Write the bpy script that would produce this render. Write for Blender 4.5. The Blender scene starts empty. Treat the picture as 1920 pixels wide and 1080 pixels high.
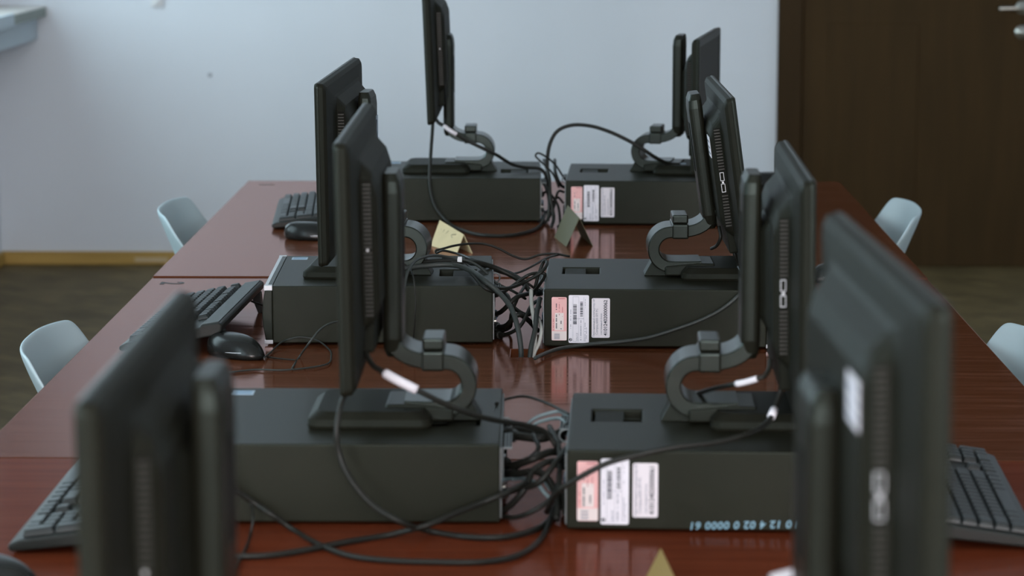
import bpy, bmesh, math, random
from mathutils import Vector, Matrix
PI = math.pi
S = bpy.context.scene
C = S.collection
random.seed(4)

# ------------------------------------------------------------------ materials
def mat(name, col, rough=0.5, metal=0.0, spec=0.5, noise=0.0, nscale=40.0, bump=0.0, bscale=300.0, trans=0.0, coat=0.0, tint=None):
    m = bpy.data.materials.new(name); m.use_nodes = True
    nt = m.node_tree; b = nt.nodes['Principled BSDF']
    b.inputs['Base Color'].default_value = (*col, 1)
    b.inputs['Roughness'].default_value = rough
    b.inputs['Metallic'].default_value = metal
    b.inputs['Specular IOR Level'].default_value = spec
    if trans: b.inputs['Transmission Weight'].default_value = trans
    if tint: b.inputs['Specular Tint'].default_value = (*tint, 1)
    if coat: b.inputs['Coat Weight'].default_value = coat
    tc = nt.nodes.new('ShaderNodeTexCoord')
    if noise:
        n = nt.nodes.new('ShaderNodeTexNoise'); n.inputs['Scale'].default_value = nscale; n.inputs['Detail'].default_value = 5
        nt.links.new(tc.outputs['Object'], n.inputs['Vector'])
        r = nt.nodes.new('ShaderNodeMapRange')
        r.inputs[1].default_value = 0.3; r.inputs[2].default_value = 0.7
        r.inputs[3].default_value = 1 - noise; r.inputs[4].default_value = 1 + noise
        nt.links.new(n.outputs['Fac'], r.inputs[0])
        mx = nt.nodes.new('ShaderNodeVectorMath'); mx.operation = 'SCALE'
        mx.inputs[0].default_value = col
        nt.links.new(r.outputs[0], mx.inputs['Scale'])
        nt.links.new(mx.outputs[0], b.inputs['Base Color'])
    if bump:
        n2 = nt.nodes.new('ShaderNodeTexNoise'); n2.inputs['Scale'].default_value = bscale
        nt.links.new(tc.outputs['Object'], n2.inputs['Vector'])
        bp = nt.nodes.new('ShaderNodeBump'); bp.inputs['Strength'].default_value = bump; bp.inputs['Distance'].default_value = 0.002
        nt.links.new(n2.outputs['Fac'], bp.inputs['Height'])
        nt.links.new(bp.outputs['Normal'], b.inputs['Normal'])
    return m

def wood(name, c1, c2, rough, spec, scale=(1, 1, 1), wscale=6.0, dist=3.0, bands='Y', rvar=0.05, bump=0.0):
    m = bpy.data.materials.new(name); m.use_nodes = True
    nt = m.node_tree; b = nt.nodes['Principled BSDF']
    tc = nt.nodes.new('ShaderNodeTexCoord'); mp = nt.nodes.new('ShaderNodeMapping')
    mp.inputs['Scale'].default_value = scale
    nt.links.new(tc.outputs['Object'], mp.inputs['Vector'])
    n = nt.nodes.new('ShaderNodeTexNoise'); n.inputs['Scale'].default_value = wscale; n.inputs['Detail'].default_value = 8
    n.inputs['Distortion'].default_value = dist * 0.1
    nt.links.new(mp.outputs[0], n.inputs['Vector'])
    cr = nt.nodes.new('ShaderNodeValToRGB')
    cr.color_ramp.elements[0].position = 0.32; cr.color_ramp.elements[0].color = (*c1, 1)
    cr.color_ramp.elements[1].position = 0.68; cr.color_ramp.elements[1].color = (*c2, 1)
    nt.links.new(n.outputs['Fac'], cr.inputs['Fac'])
    nt.links.new(cr.outputs['Color'], b.inputs['Base Color'])
    r = nt.nodes.new('ShaderNodeMapRange'); r.inputs[3].default_value = rough - rvar; r.inputs[4].default_value = rough + rvar
    nt.links.new(n.outputs['Fac'], r.inputs[0]); nt.links.new(r.outputs[0], b.inputs['Roughness'])
    b.inputs['Specular IOR Level'].default_value = spec
    if bump:
        bp = nt.nodes.new('ShaderNodeBump'); bp.inputs['Strength'].default_value = bump; bp.inputs['Distance'].default_value = 0.001
        nt.links.new(n.outputs['Fac'], bp.inputs['Height']); nt.links.new(bp.outputs['Normal'], b.inputs['Normal'])
    return m

def lacquer(name, c1, c2, rough, ior, tint, scale, wscale):
    """stained laminate: grain in the base, a reddish gloss layer on top by Fresnel"""
    m = bpy.data.materials.new(name); m.use_nodes = True
    nt = m.node_tree; nt.nodes.clear(); N = nt.nodes.new; L = nt.links.new
    out = N('ShaderNodeOutputMaterial'); mix = N('ShaderNodeMixShader'); df = N('ShaderNodeBsdfDiffuse'); gl = N('ShaderNodeBsdfGlossy'); fr = N('ShaderNodeFresnel')
    fr.inputs['IOR'].default_value = ior; gl.inputs['Color'].default_value = (*tint, 1)
    tc = N('ShaderNodeTexCoord'); mp = N('ShaderNodeMapping'); mp.inputs['Scale'].default_value = scale
    n = N('ShaderNodeTexNoise'); n.inputs['Scale'].default_value = wscale; n.inputs['Detail'].default_value = 8; n.inputs['Distortion'].default_value = .3
    cr = N('ShaderNodeValToRGB')
    cr.color_ramp.elements[0].position = .32; cr.color_ramp.elements[0].color = (*c1, 1); cr.color_ramp.elements[1].position = .68; cr.color_ramp.elements[1].color = (*c2, 1)
    r = N('ShaderNodeMapRange'); r.inputs[1].default_value = .3; r.inputs[2].default_value = .7; r.inputs[3].default_value = rough - .035; r.inputs[4].default_value = rough + .045
    L(tc.outputs['Object'], mp.inputs['Vector']); L(mp.outputs[0], n.inputs['Vector']); L(n.outputs['Fac'], cr.inputs['Fac']); L(cr.outputs['Color'], df.inputs['Color'])
    L(n.outputs['Fac'], r.inputs[0]); L(r.outputs[0], gl.inputs['Roughness'])
    bp = N('ShaderNodeBump'); bp.inputs['Strength'].default_value = .05; bp.inputs['Distance'].default_value = .0006
    L(n.outputs['Fac'], bp.inputs['Height']); L(bp.outputs['Normal'], gl.inputs['Normal'])
    L(fr.outputs[0], mix.inputs[0]); L(df.outputs[0], mix.inputs[1]); L(gl.outputs[0], mix.inputs[2]); L(mix.outputs[0], out.inputs['Surface'])
    return m

def parquet(name):
    m = bpy.data.materials.new(name); m.use_nodes = True
    nt = m.node_tree; b = nt.nodes['Principled BSDF']
    tc = nt.nodes.new('ShaderNodeTexCoord'); mp = nt.nodes.new('ShaderNodeMapping')
    mp.inputs['Rotation'].default_value = (0, 0, 0.785)
    nt.links.new(tc.outputs['Object'], mp.inputs['Vector'])
    br = nt.nodes.new('ShaderNodeTexBrick'); br.inputs['Scale'].default_value = 4.0
    br.inputs['Color1'].default_value = (0.190, 0.138, 0.066, 1); br.inputs['Color2'].default_value = (0.135, 0.097, 0.046, 1)
    br.inputs['Mortar'].default_value = (0.05, 0.04, 0.028, 1); br.inputs['Mortar Size'].default_value = 0.004
    nt.links.new(mp.outputs[0], br.inputs['Vector'])
    n = nt.nodes.new('ShaderNodeTexNoise'); n.inputs['Scale'].default_value = 3.5; n.inputs['Detail'].default_value = 6
    nt.links.new(tc.outputs['Object'], n.inputs['Vector'])
    mx = nt.nodes.new('ShaderNodeMix'); mx.data_type = 'RGBA'; mx.blend_type = 'MULTIPLY'; mx.inputs[0].default_value = 0.7
    cr = nt.nodes.new('ShaderNodeValToRGB'); cr.color_ramp.elements[0].position = 0.3; cr.color_ramp.elements[0].color = (0.55, 0.55, 0.55, 1)
    cr.color_ramp.elements[1].position = 0.7
    nt.links.new(n.outputs['Fac'], cr.inputs['Fac'])
    nt.links.new(br.outputs['Color'], mx.inputs[6]); nt.links.new(cr.outputs['Color'], mx.inputs[7])
    nt.links.new(mx.outputs[2], b.inputs['Base Color'])
    b.inputs['Roughness'].default_value = 0.6; b.inputs['Specular IOR Level'].default_value = 0.12
    return m

M = {}
M['wall'] = mat('wall_paint', (0.70, 0.735, 0.79), 0.75, spec=0.2, noise=0.025, nscale=1.6, bump=0.05, bscale=120)
M['ceiling'] = mat('ceiling_paint', (0.8, 0.8, 0.8), 0.9)
M['floor'] = parquet('parquet')
M['base'] = wood('baseboard_wood', (0.40, 0.25, 0.065), (0.50, 0.32, 0.09), 0.5, 0.25, (1, 8, 8), 3)
M['pale'] = mat('pale_wood', (0.55, 0.42, 0.24), 0.5)
M['door'] = wood('dark_door_wood', (0.044, 0.0265, 0.0105), (0.056, 0.033, 0.0130), 0.5, 0.06, (8, 8, 0.7), 3)
M['doorframe'] = wood('dark_frame_wood', (0.036, 0.0215, 0.009), (0.046, 0.027, 0.0115), 0.5, 0.06, (8, 8, 0.7), 3)
M['desk'] = lacquer('red_brown_laminate', (0.088, 0.0265, 0.0105), (0.118, 0.037, 0.0155), 0.12, 1.22, (1.0, .74, .71), (0.7, 9, 9), 7)
M['desk_front'] = lacquer('brick_red_laminate', (0.108, 0.022, 0.0085), (0.135, 0.029, 0.0115), 0.15, 1.10, (1.0, .74, .70), (0.7, 9, 9), 7)
M['desk_leg'] = mat('grey_steel', (0.2, 0.2, 0.2), 0.4, metal=0.6)
M['case'] = mat('black_painted_steel', (0.0148, 0.0140, 0.0086), 0.40, spec=0.15, noise=0.05, nscale=30, bump=0.04, bscale=900, tint=(.78, 1.0, .95))
M['plastic'] = mat('black_plastic', (0.0120, 0.0116, 0.0078), 0.33, spec=0.20, noise=0.05, nscale=25, tint=(.78, 1.0, .95))
M['plastic_matte'] = mat('matte_black_plastic', (0.0135, 0.0130, 0.0090), 0.50, spec=0.085, noise=0.06, nscale=30, tint=(.78, 1.0, .95))
M['neck'] = mat('satin_black_plastic', (0.0115, 0.0112, 0.0078), 0.26, spec=0.55, noise=0.04, nscale=25, tint=(.78, 1.0, .95))
M['gloss'] = mat('glossy_black_plastic', (0.010, 0.0105, 0.0095), 0.25, spec=0.28)
M['screen'] = mat('dark_screen_glass', (0.021, 0.019, 0.013), 0.4, spec=0.05)
M['dark'] = mat('dark_recess', (0.010, 0.010, 0.008), 0.8, spec=0.1)
M['vent'] = mat('vent_shadow', (0.008, 0.008, 0.006), 0.7, spec=0.2)
M['key'] = mat('black_key_plastic', (0.022, 0.026, 0.026), 0.34, spec=0.22)
M['rib'] = mat('highlighted_vent_rib', (0.030, 0.030, 0.024), 0.4, spec=0.25)  # rib plastic made lighter to paint in its bevel highlights
M['kbody'] = mat('charcoal_keyboard_plastic', (0.019, 0.021, 0.019), 0.40, spec=0.20)
M['kstrip'] = mat('grey_keyboard_strip', (0.048, 0.056, 0.055), 0.42, spec=0.25)
M['cable'] = mat('black_cable_rubber', (0.015, 0.0152, 0.0125), 0.42, spec=0.25)
M['cable_grey'] = mat('dark_grey_cable', (0.034, 0.039, 0.036), 0.42, spec=0.3)
M['cable_white'] = mat('off_white_cable', (0.50, 0.49, 0.45), 0.5)
M['cable_pale'] = mat('pale_blue_cable', (0.22, 0.30, 0.32), 0.45)
M['sleeve'] = mat('white_paper_sleeve', (0.80, 0.77, 0.82), 0.6)
M['sticker'] = mat('white_sticker', (0.84, 0.80, 0.86), 0.55, noise=0.02, nscale=60)
M['sticker2'] = mat('grey_white_sticker', (0.78, 0.72, 0.76), 0.55, noise=0.02, nscale=60)
M['pink'] = mat('pink_sticker', (0.84, 0.46, 0.45), 0.55, noise=0.06, nscale=50)
M['pink_pale'] = mat('pale_pink_print', (0.84, 0.72, 0.70), 0.55)
M['ink'] = mat('black_ink', (0.035, 0.04, 0.055), 0.7)
M['ink_grey'] = mat('grey_ink', (0.26, 0.27, 0.33), 0.7)
M['ink_red'] = mat('red_ink', (0.45, 0.12, 0.13), 0.7)
M['plug'] = mat('grey_plug_plastic', (0.38, 0.40, 0.44), 0.6)
M['chalk'] = mat('pale_blue_paint_marker', (0.20, 0.36, 0.45), 0.6)
M['bluelabel'] = mat('blue_white_label', (0.40, 0.50, 0.60), 0.45)
M['silver'] = mat('silver_plastic', (0.62, 0.63, 0.66), 0.35, metal=0.3)
M['metal'] = mat('zinc_metal', (0.20, 0.22, 0.225), 0.42, metal=0.7)
M['chrome'] = mat('brushed_nickel', (0.62, 0.60, 0.55), 0.28, metal=0.9)
M['vga'] = mat('blue_connector', (0.10, 0.22, 0.36), 0.45)
M['white'] = mat('white_plastic', (0.75, 0.76, 0.78), 0.45)
M['chair'] = mat('pale_grey_chair_plastic', (0.48, 0.60, 0.645), 0.42, spec=0.35)
M['chrome_leg'] = mat('chair_leg_metal', (0.5, 0.5, 0.5), 0.3, metal=0.9)
M['yellow'] = mat('cream_paper', (0.60, 0.475, 0.27), 0.8, noise=0.05, nscale=30)
M['olive'] = mat('olive_translucent_card', (0.16, 0.145, 0.075), 0.55, spec=0.2, trans=0.45)
M['ochre'] = mat('ochre_card', (0.30, 0.20, 0.055), 0.7)
M['pencil'] = mat('pencil_marks', (0.18, 0.15, 0.10), 0.8)
M['deskink'] = mat('grey_paint_numeral', (0.028, 0.022, 0.024), 0.5)
M['sillstone'] = mat('beige_sill_stone', (0.62, 0.58, 0.54), 0.35, noise=0.06, nscale=6)
M['silledge'] = mat('grey_green_sill_edge', (0.20, 0.23, 0.20), 0.5, noise=0.1, nscale=8)
M['apron'] = mat('blue_grey_apron_paint', (0.50, 0.58, 0.64), 0.6)
M['winframe'] = mat('white_window_frame', (0.75, 0.76, 0.78), 0.4)
gl = bpy.data.materials.new('window_glass'); gl.use_nodes = True
_nt = gl.node_tree; _nt.nodes.clear()
_o = _nt.nodes.new('ShaderNodeOutputMaterial'); _t = _nt.nodes.new('ShaderNodeBsdfTransparent'); _g = _nt.nodes.new('ShaderNodeBsdfGlossy'); _g.inputs['Roughness'].default_value = 0.02
_mx = _nt.nodes.new('ShaderNodeMixShader'); _mx.inputs[0].default_value = 0.06
_nt.links.new(_t.outputs[0], _mx.inputs[1]); _nt.links.new(_g.outputs[0], _mx.inputs[2]); _nt.links.new(_mx.outputs[0], _o.inputs['Surface'])
M['glass'] = gl

# ------------------------------------------------------------------ mesh helpers
def link(name, me, m, parent=None):
    if m is not None and not me.materials: me.materials.append(m)
    o = bpy.data.objects.new(name, me); C.objects.link(o)
    if parent is not None: o.parent = parent
    return o

def obj(name, bm, m, parent=None, smooth=False, bevel=0.0, seg=2, angle=35, subsurf=0):
    bmesh.ops.recalc_face_normals(bm, faces=bm.faces)
    me = bpy.data.meshes.new(name); bm.to_mesh(me); bm.free()
    if smooth:
        for p in me.polygons: p.use_smooth = True
    o = link(name, me, m, parent)
    if bevel:
        md = o.modifiers.new('bevel', 'BEVEL'); md.width = bevel; md.segments = seg; md.limit_method = 'ANGLE'; md.angle_limit = math.radians(angle)
        md.harden_normals = False
    if subsurf:
        md = o.modifiers.new('sub', 'SUBSURF'); md.levels = subsurf; md.render_levels = subsurf
    return o

def thing(name, label, cat, loc=(0, 0, 0), rz=0.0, group=None):
    o = bpy.data.objects.new(name, None); C.objects.link(o)
    o.empty_display_size = 0.05
    o.location = loc; o.rotation_euler = (0, 0, rz)
    o['label'] = label; o['category'] = cat
    if group: o['group'] = group
    return o

def tag(o, label, cat, group=None):
    o['label'] = label; o['category'] = cat
    if group: o['group'] = group
    return o

def struct(o):
    o['kind'] = 'structure'; return o

def box(bm, x0, x1, y0, y1, z0, z1, mtx=None):
    vs = [bm.verts.new((x, y, z)) for x in (x0, x1) for y in (y0, y1) for z in (z0, z1)]
    for f in ((0, 1, 3, 2), (4, 6, 7, 5), (0, 4, 5, 1), (2, 3, 7, 6), (0, 2, 6, 4), (1, 5, 7, 3)):
        bm.faces.new([vs[i] for i in f])
    if mtx is not None: bmesh.ops.transform(bm, matrix=mtx, verts=vs)
    return vs

def boxm(*a, mtx=None):
    bm = bmesh.new(); box(bm, *a, mtx=mtx); return bm

def prism(bm, pts, axis, a0, a1):
    """extrude a closed 2D outline along an axis; pts are the two other coordinates in x,y,z order"""
    def P(p, a):
        return {'x': (a, p[0], p[1]), 'y': (p[0], a, p[1]), 'z': (p[0], p[1], a)}[axis]
    A = [bm.verts.new(P(p, a0)) for p in pts]; B = [bm.verts.new(P(p, a1)) for p in pts]
    n = len(pts)
    bm.faces.new(A); bm.faces.new(B[::-1])
    for i in range(n): bm.faces.new((A[i], B[i], B[(i + 1) % n], A[(i + 1) % n]))
    return A + B

def rrect(hw, hh, r, n=5, cx=0.0, cy=0.0):
    out = []
    for sx, sy, a0 in ((1, 1, 0), (-1, 1, 90), (-1, -1, 180), (1, -1, 270)):
        for i in range(n + 1):
            a = math.radians(a0 + 90 * i / n)
            out.append((cx + sx * (hw - r) + r * math.cos(a), cy + sy * (hh - r) + r * math.sin(a)))
    return out

def loft(bm, rings, cap0=True, cap1=True):
    R = [[bm.verts.new(p) for p in r] for r in rings]
    n = len(R[0])
    for a, b in zip(R, R[1:]):
        for i in range(n): bm.faces.new((a[i], a[(i + 1) % n], b[(i + 1) % n], b[i]))
    if cap0: bm.faces.new(R[0][::-1])
    if cap1: bm.faces.new(R[-1])
    return R

def catmull(pts, sub=6):
    P = [Vector(p) for p in pts]
    if len(P) < 3: sub = 1
    P = [P[0] * 2 - P[1]] + P + [P[-1] * 2 - P[-2]]
    out = []
    for i in range(1, len(P) - 2):
        p0, p1, p2, p3 = P[i - 1:i + 3]
        t0 = 0.0; t1 = t0 + max((p1 - p0).length, 1e-5) ** 0.5; t2 = t1 + max((p2 - p1).length, 1e-5) ** 0.5; t3 = t2 + max((p3 - p2).length, 1e-5) ** 0.5
        for k in range(sub):
            t = t1 + (t2 - t1) * k / sub
            a1 = p0 * ((t1 - t) / (t1 - t0)) + p1 * ((t - t0) / (t1 - t0))
            a2 = p1 * ((t2 - t) / (t2 - t1)) + p2 * ((t - t1) / (t2 - t1))
            a3 = p2 * ((t3 - t) / (t3 - t2)) + p3 * ((t - t2) / (t3 - t2))
            b1 = a1 * ((t2 - t) / (t2 - t0)) + a2 * ((t - t0) / (t2 - t0))
            b2 = a2 * ((t3 - t) / (t3 - t1)) + a3 * ((t - t1) / (t3 - t1))
            out.append(b1 * ((t2 - t) / (t2 - t1)) + b2 * ((t - t1) / (t2 - t1)))
    out.append(P[-2])
    return out

def tube(bm, path, r, n=8, cap=True):
    P = [Vector(p) for p in path]
    rad = r if isinstance(r, (list, tuple)) else [r] * len(P)
    up = Vector((0, 0, 1)); rings = []; prev = None
    for i, p in enumerate(P):
        d = (P[min(i + 1, len(P) - 1)] - P[max(i - 1, 0)])
        if d.length < 1e-9: d = Vector((0, 0, 1))
        d.normalize()
        if prev is None:
            s = d.cross(up)
            if s.length < 0.05: s = d.cross(Vector((1, 0, 0)))
        else:
            s = prev - d * prev.dot(d)
        s.normalize(); prev = s
        u = s.cross(d)
        rings.append([p + (s * math.cos(2 * PI * k / n) + u * math.sin(2 * PI * k / n)) * rad[i] for k in range(n)])
    loft(bm, rings, cap, cap)

def cyl(bm, c, axis, r, h, n=20, r2=None):
    """cylinder starting at c, along +axis for h"""
    c = Vector(c); r2 = r if r2 is None else r2
    ax = {'x': Vector((1, 0, 0)), 'y': Vector((0, 1, 0)), 'z': Vector((0, 0, 1))}[axis]
    s = {'x': Vector((0, 1, 0)), 'y': Vector((0, 0, 1)), 'z': Vector((1, 0, 0))}[axis]; u = ax.cross(s)
    loft(bm, [[c + ax * k + (s * math.cos(2 * PI * i / n) + u * math.sin(2 * PI * i / n)) * q for i in range(n)] for k, q in ((0, r), (h, r2))])

def text(name, body, size, m, parent, mtx, extrude=0.0002, offset=0.0, shear=0.0, spacing=1.0, ax='CENTER', ay='CENTER'):
    cu = bpy.data.curves.new(name, 'FONT'); cu.body = body; cu.size = size; cu.extrude = extrude; cu.offset = offset
    cu.shear = shear; cu.space_character = spacing; cu.align_x = ax; cu.align_y = ay; cu.resolution_u = 3
    t = bpy.data.objects.new(name, cu); C.objects.link(t)
    dg = bpy.context.evaluated_depsgraph_get()
    me = bpy.data.meshes.new_from_object(t.evaluated_get(dg))
    bpy.data.objects.remove(t); bpy.data.curves.remove(cu)
    me.transform(mtx); me.materials.clear(); me.name = name
    return link(name, me, m, parent)

def shade(o, deg):
    for p in o.data.polygons: p.use_smooth = True
    o.data.set_sharp_from_angle(angle=math.radians(deg))

def frame(o, x, y, z):
    """matrix with origin o and axes x, y, z"""
    x, y, z = Vector(x), Vector(y), Vector(z)
    return Matrix(((x.x, y.x, z.x, o[0]), (x.y, y.y, z.y, o[1]), (x.z, y.z, z.z, o[2]), (0, 0, 0, 1)))
# ------------------------------------------------------------------ the room
XL, XR, YF, YB, ZC = -2.19, 2.95, -3.2, 10.28, 3.15
struct(obj('floor', boxm(XL - .3, XR + .3, YF - .3, YB + .3, -.1, 0), M['floor']))
struct(obj('ceiling', boxm(XL - .3, XR + .3, YF - .3, YB + .3, ZC, ZC + .1), M['ceiling']))
DX0, DX1, DZ = .860, 1.945, 2.62                                   # doorway in the back wall
bm = bmesh.new()
box(bm, XL - .3, DX0, YB, YB + .2, 0, ZC); box(bm, DX1, XR + .3, YB, YB + .2, 0, ZC); box(bm, DX0, DX1, YB, YB + .2, DZ, ZC)
struct(obj('wall_back', bm, M['wall']))
struct(obj('wall_right', boxm(XR, XR + .2, YF, YB, 0, ZC), M['wall']))
FWIN = [(-1.75, -.35), (.25, 1.65)]
bm = bmesh.new()
xs = [XL - .3] + [v for w in FWIN for v in w] + [XR + .3]
for i in range(0, len(xs), 2): box(bm, xs[i], xs[i + 1], YF - .3, YF, 0, ZC)
for a, c in FWIN: box(bm, a, c, YF - .3, YF, 0, .95); box(bm, a, c, YF - .3, YF, 2.85, ZC)
struct(obj('wall_front', bm, M['wall']))
for i, (a, c) in enumerate(FWIN):
    y = YF - .2; bm = bmesh.new()
    box(bm, a, c, y - .03, y + .03, .95, 1.03); box(bm, a, c, y - .03, y + .03, 2.77, 2.85)
    for x in (a, (a + c) / 2 - .04, c - .08): box(bm, x, x + .08, y - .03, y + .03, 1.03, 2.77)
    w = struct(obj('window_%d' % (i + 5), bm, M['winframe'], bevel=.006))
    obj('pane', boxm(a + .06, c - .06, y - .004, y + .004, 1.02, 2.79), M['glass'], w)
WIN = [(-2.3, -.5), (1.0, 2.8), (4.3, 6.1), (7.5, 9.85)]
WZ0, WZ1 = 1.02, 2.75
bm = bmesh.new()
ys = [YF] + [v for w in WIN for v in w] + [YB]
for i in range(0, len(ys), 2): box(bm, XL - .3, XL, ys[i], ys[i + 1], 0, ZC)
for a, b in WIN:
    box(bm, XL - .3, XL, a, b, 0, WZ0 - .05); box(bm, XL - .3, XL, a, b, WZ1, ZC)
struct(obj('wall_left', bm, M['wall']))
for i, (a, b) in enumerate(WIN):
    x = XL - .2
    bm = bmesh.new()
    box(bm, x - .03, x + .03, a, b, WZ0 - .05, WZ0 + .03); box(bm, x - .03, x + .03, a, b, WZ1 - .08, WZ1)
    for y in (a, (a + b) / 2 - .04, b - .08): box(bm, x - .03, x + .03, y, y + .08, WZ0 + .03, WZ1 - .08)
    w = struct(obj('window_%d' % (i + 1), bm, M['winframe'], bevel=.006))
    obj('pane', boxm(x - .004, x + .004, a + .06, b - .06, WZ0 + .02, WZ1 - .06), M['glass'], w)
# stone sill with its painted apron along the left wall
sl = struct(obj('trim_1', boxm(XL - .17, XL + .207, 6.6, YB, .976, 1.018), M['sillstone'], bevel=.008))
sl['label'] = 'beige stone window sill projecting from the left wall into the corner'
obj('edge_strip', boxm(XL + .207, XL + .209, 6.6, YB - .03, .977, 1.012), M['silledge'], sl)
obj('apron', boxm(XL, XL + .168, 6.6, YB, .885, .976), M['apron'], sl, bevel=.004)
obj('edge_patch', boxm(XL + .2, XL + .215, 7.4, 9.62, .972, 1.02), M['apron'], sl, bevel=.003)
# baseboards
bb = struct(obj('baseboard_back', boxm(XL, DX0 - .0, YB - .018, YB, 0, .052), M['base'], bevel=.004))
obj('pale_patch', boxm(-1.66, -1.53, YB - .0195, YB - .017, .012, .03), M['pale'], bb)  # pale strip low on the baseboard
struct(obj('baseboard_left', boxm(XL, XL + .018, YF, YB - .02, 0, .052), M['base'], bevel=.004))
# door
d = struct(obj('door_1', boxm(.952, 1.86, YB - .015, YB + .03, 0, 2.53), M['door'], bevel=.004))
bm = bmesh.new()
for (x0, x1, z0, z1) in ((1.05, 1.40, .15, .95), (1.05, 1.40, 1.10, 2.38)):
    box(bm, x0, x1, YB - .019, YB - .014, z0, z1)
obj('panel_moulding', bm, M['door'], d, bevel=.004)
bm = bmesh.new(); cyl(bm, (1.795, YB - .016, 1.012), 'y', .026, -.010, 28)
cyl(bm, (1.795, YB - .02, 1.012), 'y', .0095, -.045, 16)
tube(bm, catmull([(1.80, YB - .062, 1.012), (1.775, YB - .064, 1.012), (1.735, YB - .062, 1.011), (1.700, YB - .060, 1.010)]), [.0085] * 19, 12)
h = obj('door_handle', bm, M['chrome'], d, smooth=True); h['label'] = 'brushed metal lever handle'
bm = bmesh.new(); cyl(bm, (1.795, YB - .016, .918), 'y', .026, -.010, 28); cyl(bm, (1.795, YB - .026, .918), 'y', .010, -.014, 20)
h = obj('lock_rosette', bm, M['chrome'], d, smooth=True)
bm = bmesh.new()
box(bm, DX0 - .004, .952, YB - .03, YB + .12, 0, DZ); box(bm, 1.86, DX1 + .004, YB - .03, YB + .12, 0, DZ); box(bm, .952, 1.86, YB - .03, YB + .12, 2.53, DZ)
struct(obj('trim_2', bm, M['doorframe'], bevel=.006))
# marks on the wall
bm = bmesh.new(); box(bm, -1.578, -1.530, YB - .012, YB, 1.012, 1.06); cyl(bm, (-1.554, YB - .012, 1.034), 'y', .014, -.010, 16)
tag(obj('wall_hook', bm, M['white'], bevel=.004), 'small white hook plate high on the pale back wall', 'hook')
bm = bmesh.new(); cyl(bm, (-1.353, YB, .747), 'y', .009, -.004, 14, .007)
tag(obj('wall_plug', bm, M['plug']), 'small grey plug in the back wall left of the monitors', 'plug')

# ------------------------------------------------------------------ tables
def table(y0, y1, top, m, label):
    t = thing('computer_table', label, 'table', (-.033, (y0 + y1) / 2, 0), 0, None)
    hx, hy = .751, (y1 - y0) / 2 - .001
    yc = (y0 + y1) / 2
    bm = bmesh.new()
    if y0 < 4.2 < y1:                                              # cable cut-out in the middle of the top
        hx0, hx1, hy0, hy1 = -.041, .013, 4.214 - yc, 4.290 - yc
        xs = [-hx, hx0, hx1, hx]; yy = [-hy, hy0, hy1, hy]
        for z, flip in ((top, 0), (top - .025, 1)):
            g = [[bm.verts.new((x, y, z)) for y in yy] for x in xs]
            for i in range(3):
                for j in range(3):
                    if i == 1 and j == 1: continue
                    bm.faces.new((g[i][j], g[i + 1][j], g[i + 1][j + 1], g[i][j + 1]))
            if flip == 0: G = g
        for a, b in (((0, 0), (3, 0)), ((3, 0), (3, 3)), ((3, 3), (0, 3)), ((0, 3), (0, 0))):
            n = 3; st = ((b[0] - a[0]) // 3, (b[1] - a[1]) // 3)
            for k in range(3):
                p = (a[0] + st[0] * k, a[1] + st[1] * k); q = (p[0] + st[0], p[1] + st[1])
                bm.faces.new((G[p[0]][p[1]], G[q[0]][q[1]], g[q[0]][q[1]], g[p[0]][p[1]]))
        for p, q in (((1, 1), (2, 1)), ((2, 1), (2, 2)), ((2, 2), (1, 2)), ((1, 2), (1, 1))):
            bm.faces.new((G[p[0]][p[1]], G[q[0]][q[1]], g[q[0]][q[1]], g[p[0]][p[1]]))
    else:
        box(bm, -hx, hx, -hy, hy, top - .025, top)
    obj('tabletop', bm, m, t, bevel=.0015, seg=2)
    for sx in (-1, 1):
        for sy in (-1, 1):
            obj('leg', boxm(sx * .68 - .025, sx * .68 + .025, sy * (hy - .07) - .025, sy * (hy - .07) + .025, 0, top - .0255), M['desk_leg'], t, bevel=.004)
    for sy in (-1, 1): obj('cross_rail', boxm(-.66, .66, sy * (hy - .07) - .012, sy * (hy - .07) + .012, top - .085, top - .0255), M['desk_leg'], t)
    return t
tb = table(5.058, 6.668, .7525, M['desk'], 'farthest red-brown table, standing against the pale back wall side')
tm = table(3.460, 5.056, .75, M['desk'], 'middle red-brown table with the grey numeral 2 on its left edge')
table(1.86, 3.458, .75, M['desk_front'], 'nearest table, brighter brick red, under the blurred front monitors')
def numeral(t, s, x, y, z, size):
    me = text('painted_numeral', s, size, M['deskink'], t, frame((x + .033, y - t.location.y, z), (0, -1, 0), (1, 0, 0), (0, 0, 1)), .0002, .0012)
    return me
numeral(tm, '2', -.738, 4.985, .7503, .062)
numeral(tb, '1', -.730, 6.580, .7528, .052)

# ------------------------------------------------------------------ desktop computers
L_, D_, H_ = .379, .350, .100
def bars(parent, name, m, rects, y):
    """thin printed marks on a sticker: rects are (x0, x1, z0, z1)"""
    bm = bmesh.new()
    for x0, x1, z0, z1 in rects: box(bm, x0, x1, y - .0003, y, z0, z1)
    return obj(name, bm, m, parent)
def microtext(rnd, x0, x1, z0, z1, fill=.75):
    """a column of vertical lettering too small to read, as little dashes running up"""
    out = []; z = z0
    while z < z1:
        w = rnd.uniform(.0006, .0016)
        if rnd.random() < fill: out.append((x0, x1, z, min(z + w, z1)))
        z += w + .0005
    return out
def sticker(pc, x0, x1, z0, z1, m, name, label):
    y = -D_ / 2
    bm = bmesh.new()
    prism(bm, rrect((x1 - x0) / 2, (z1 - z0) / 2, .0025, 4, (x0 + x1) / 2, (z0 + z1) / 2), 'y', y - .0006, y + .0002)
    o = obj(name, bm, m, pc); o['label'] = label
    return o, y - .0006
UPW = lambda x, y, z: frame((x, y, z), (0, 0, 1), (-1, 0, 0), (0, -1, 0))     # lettering that reads upward on the near face
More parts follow.
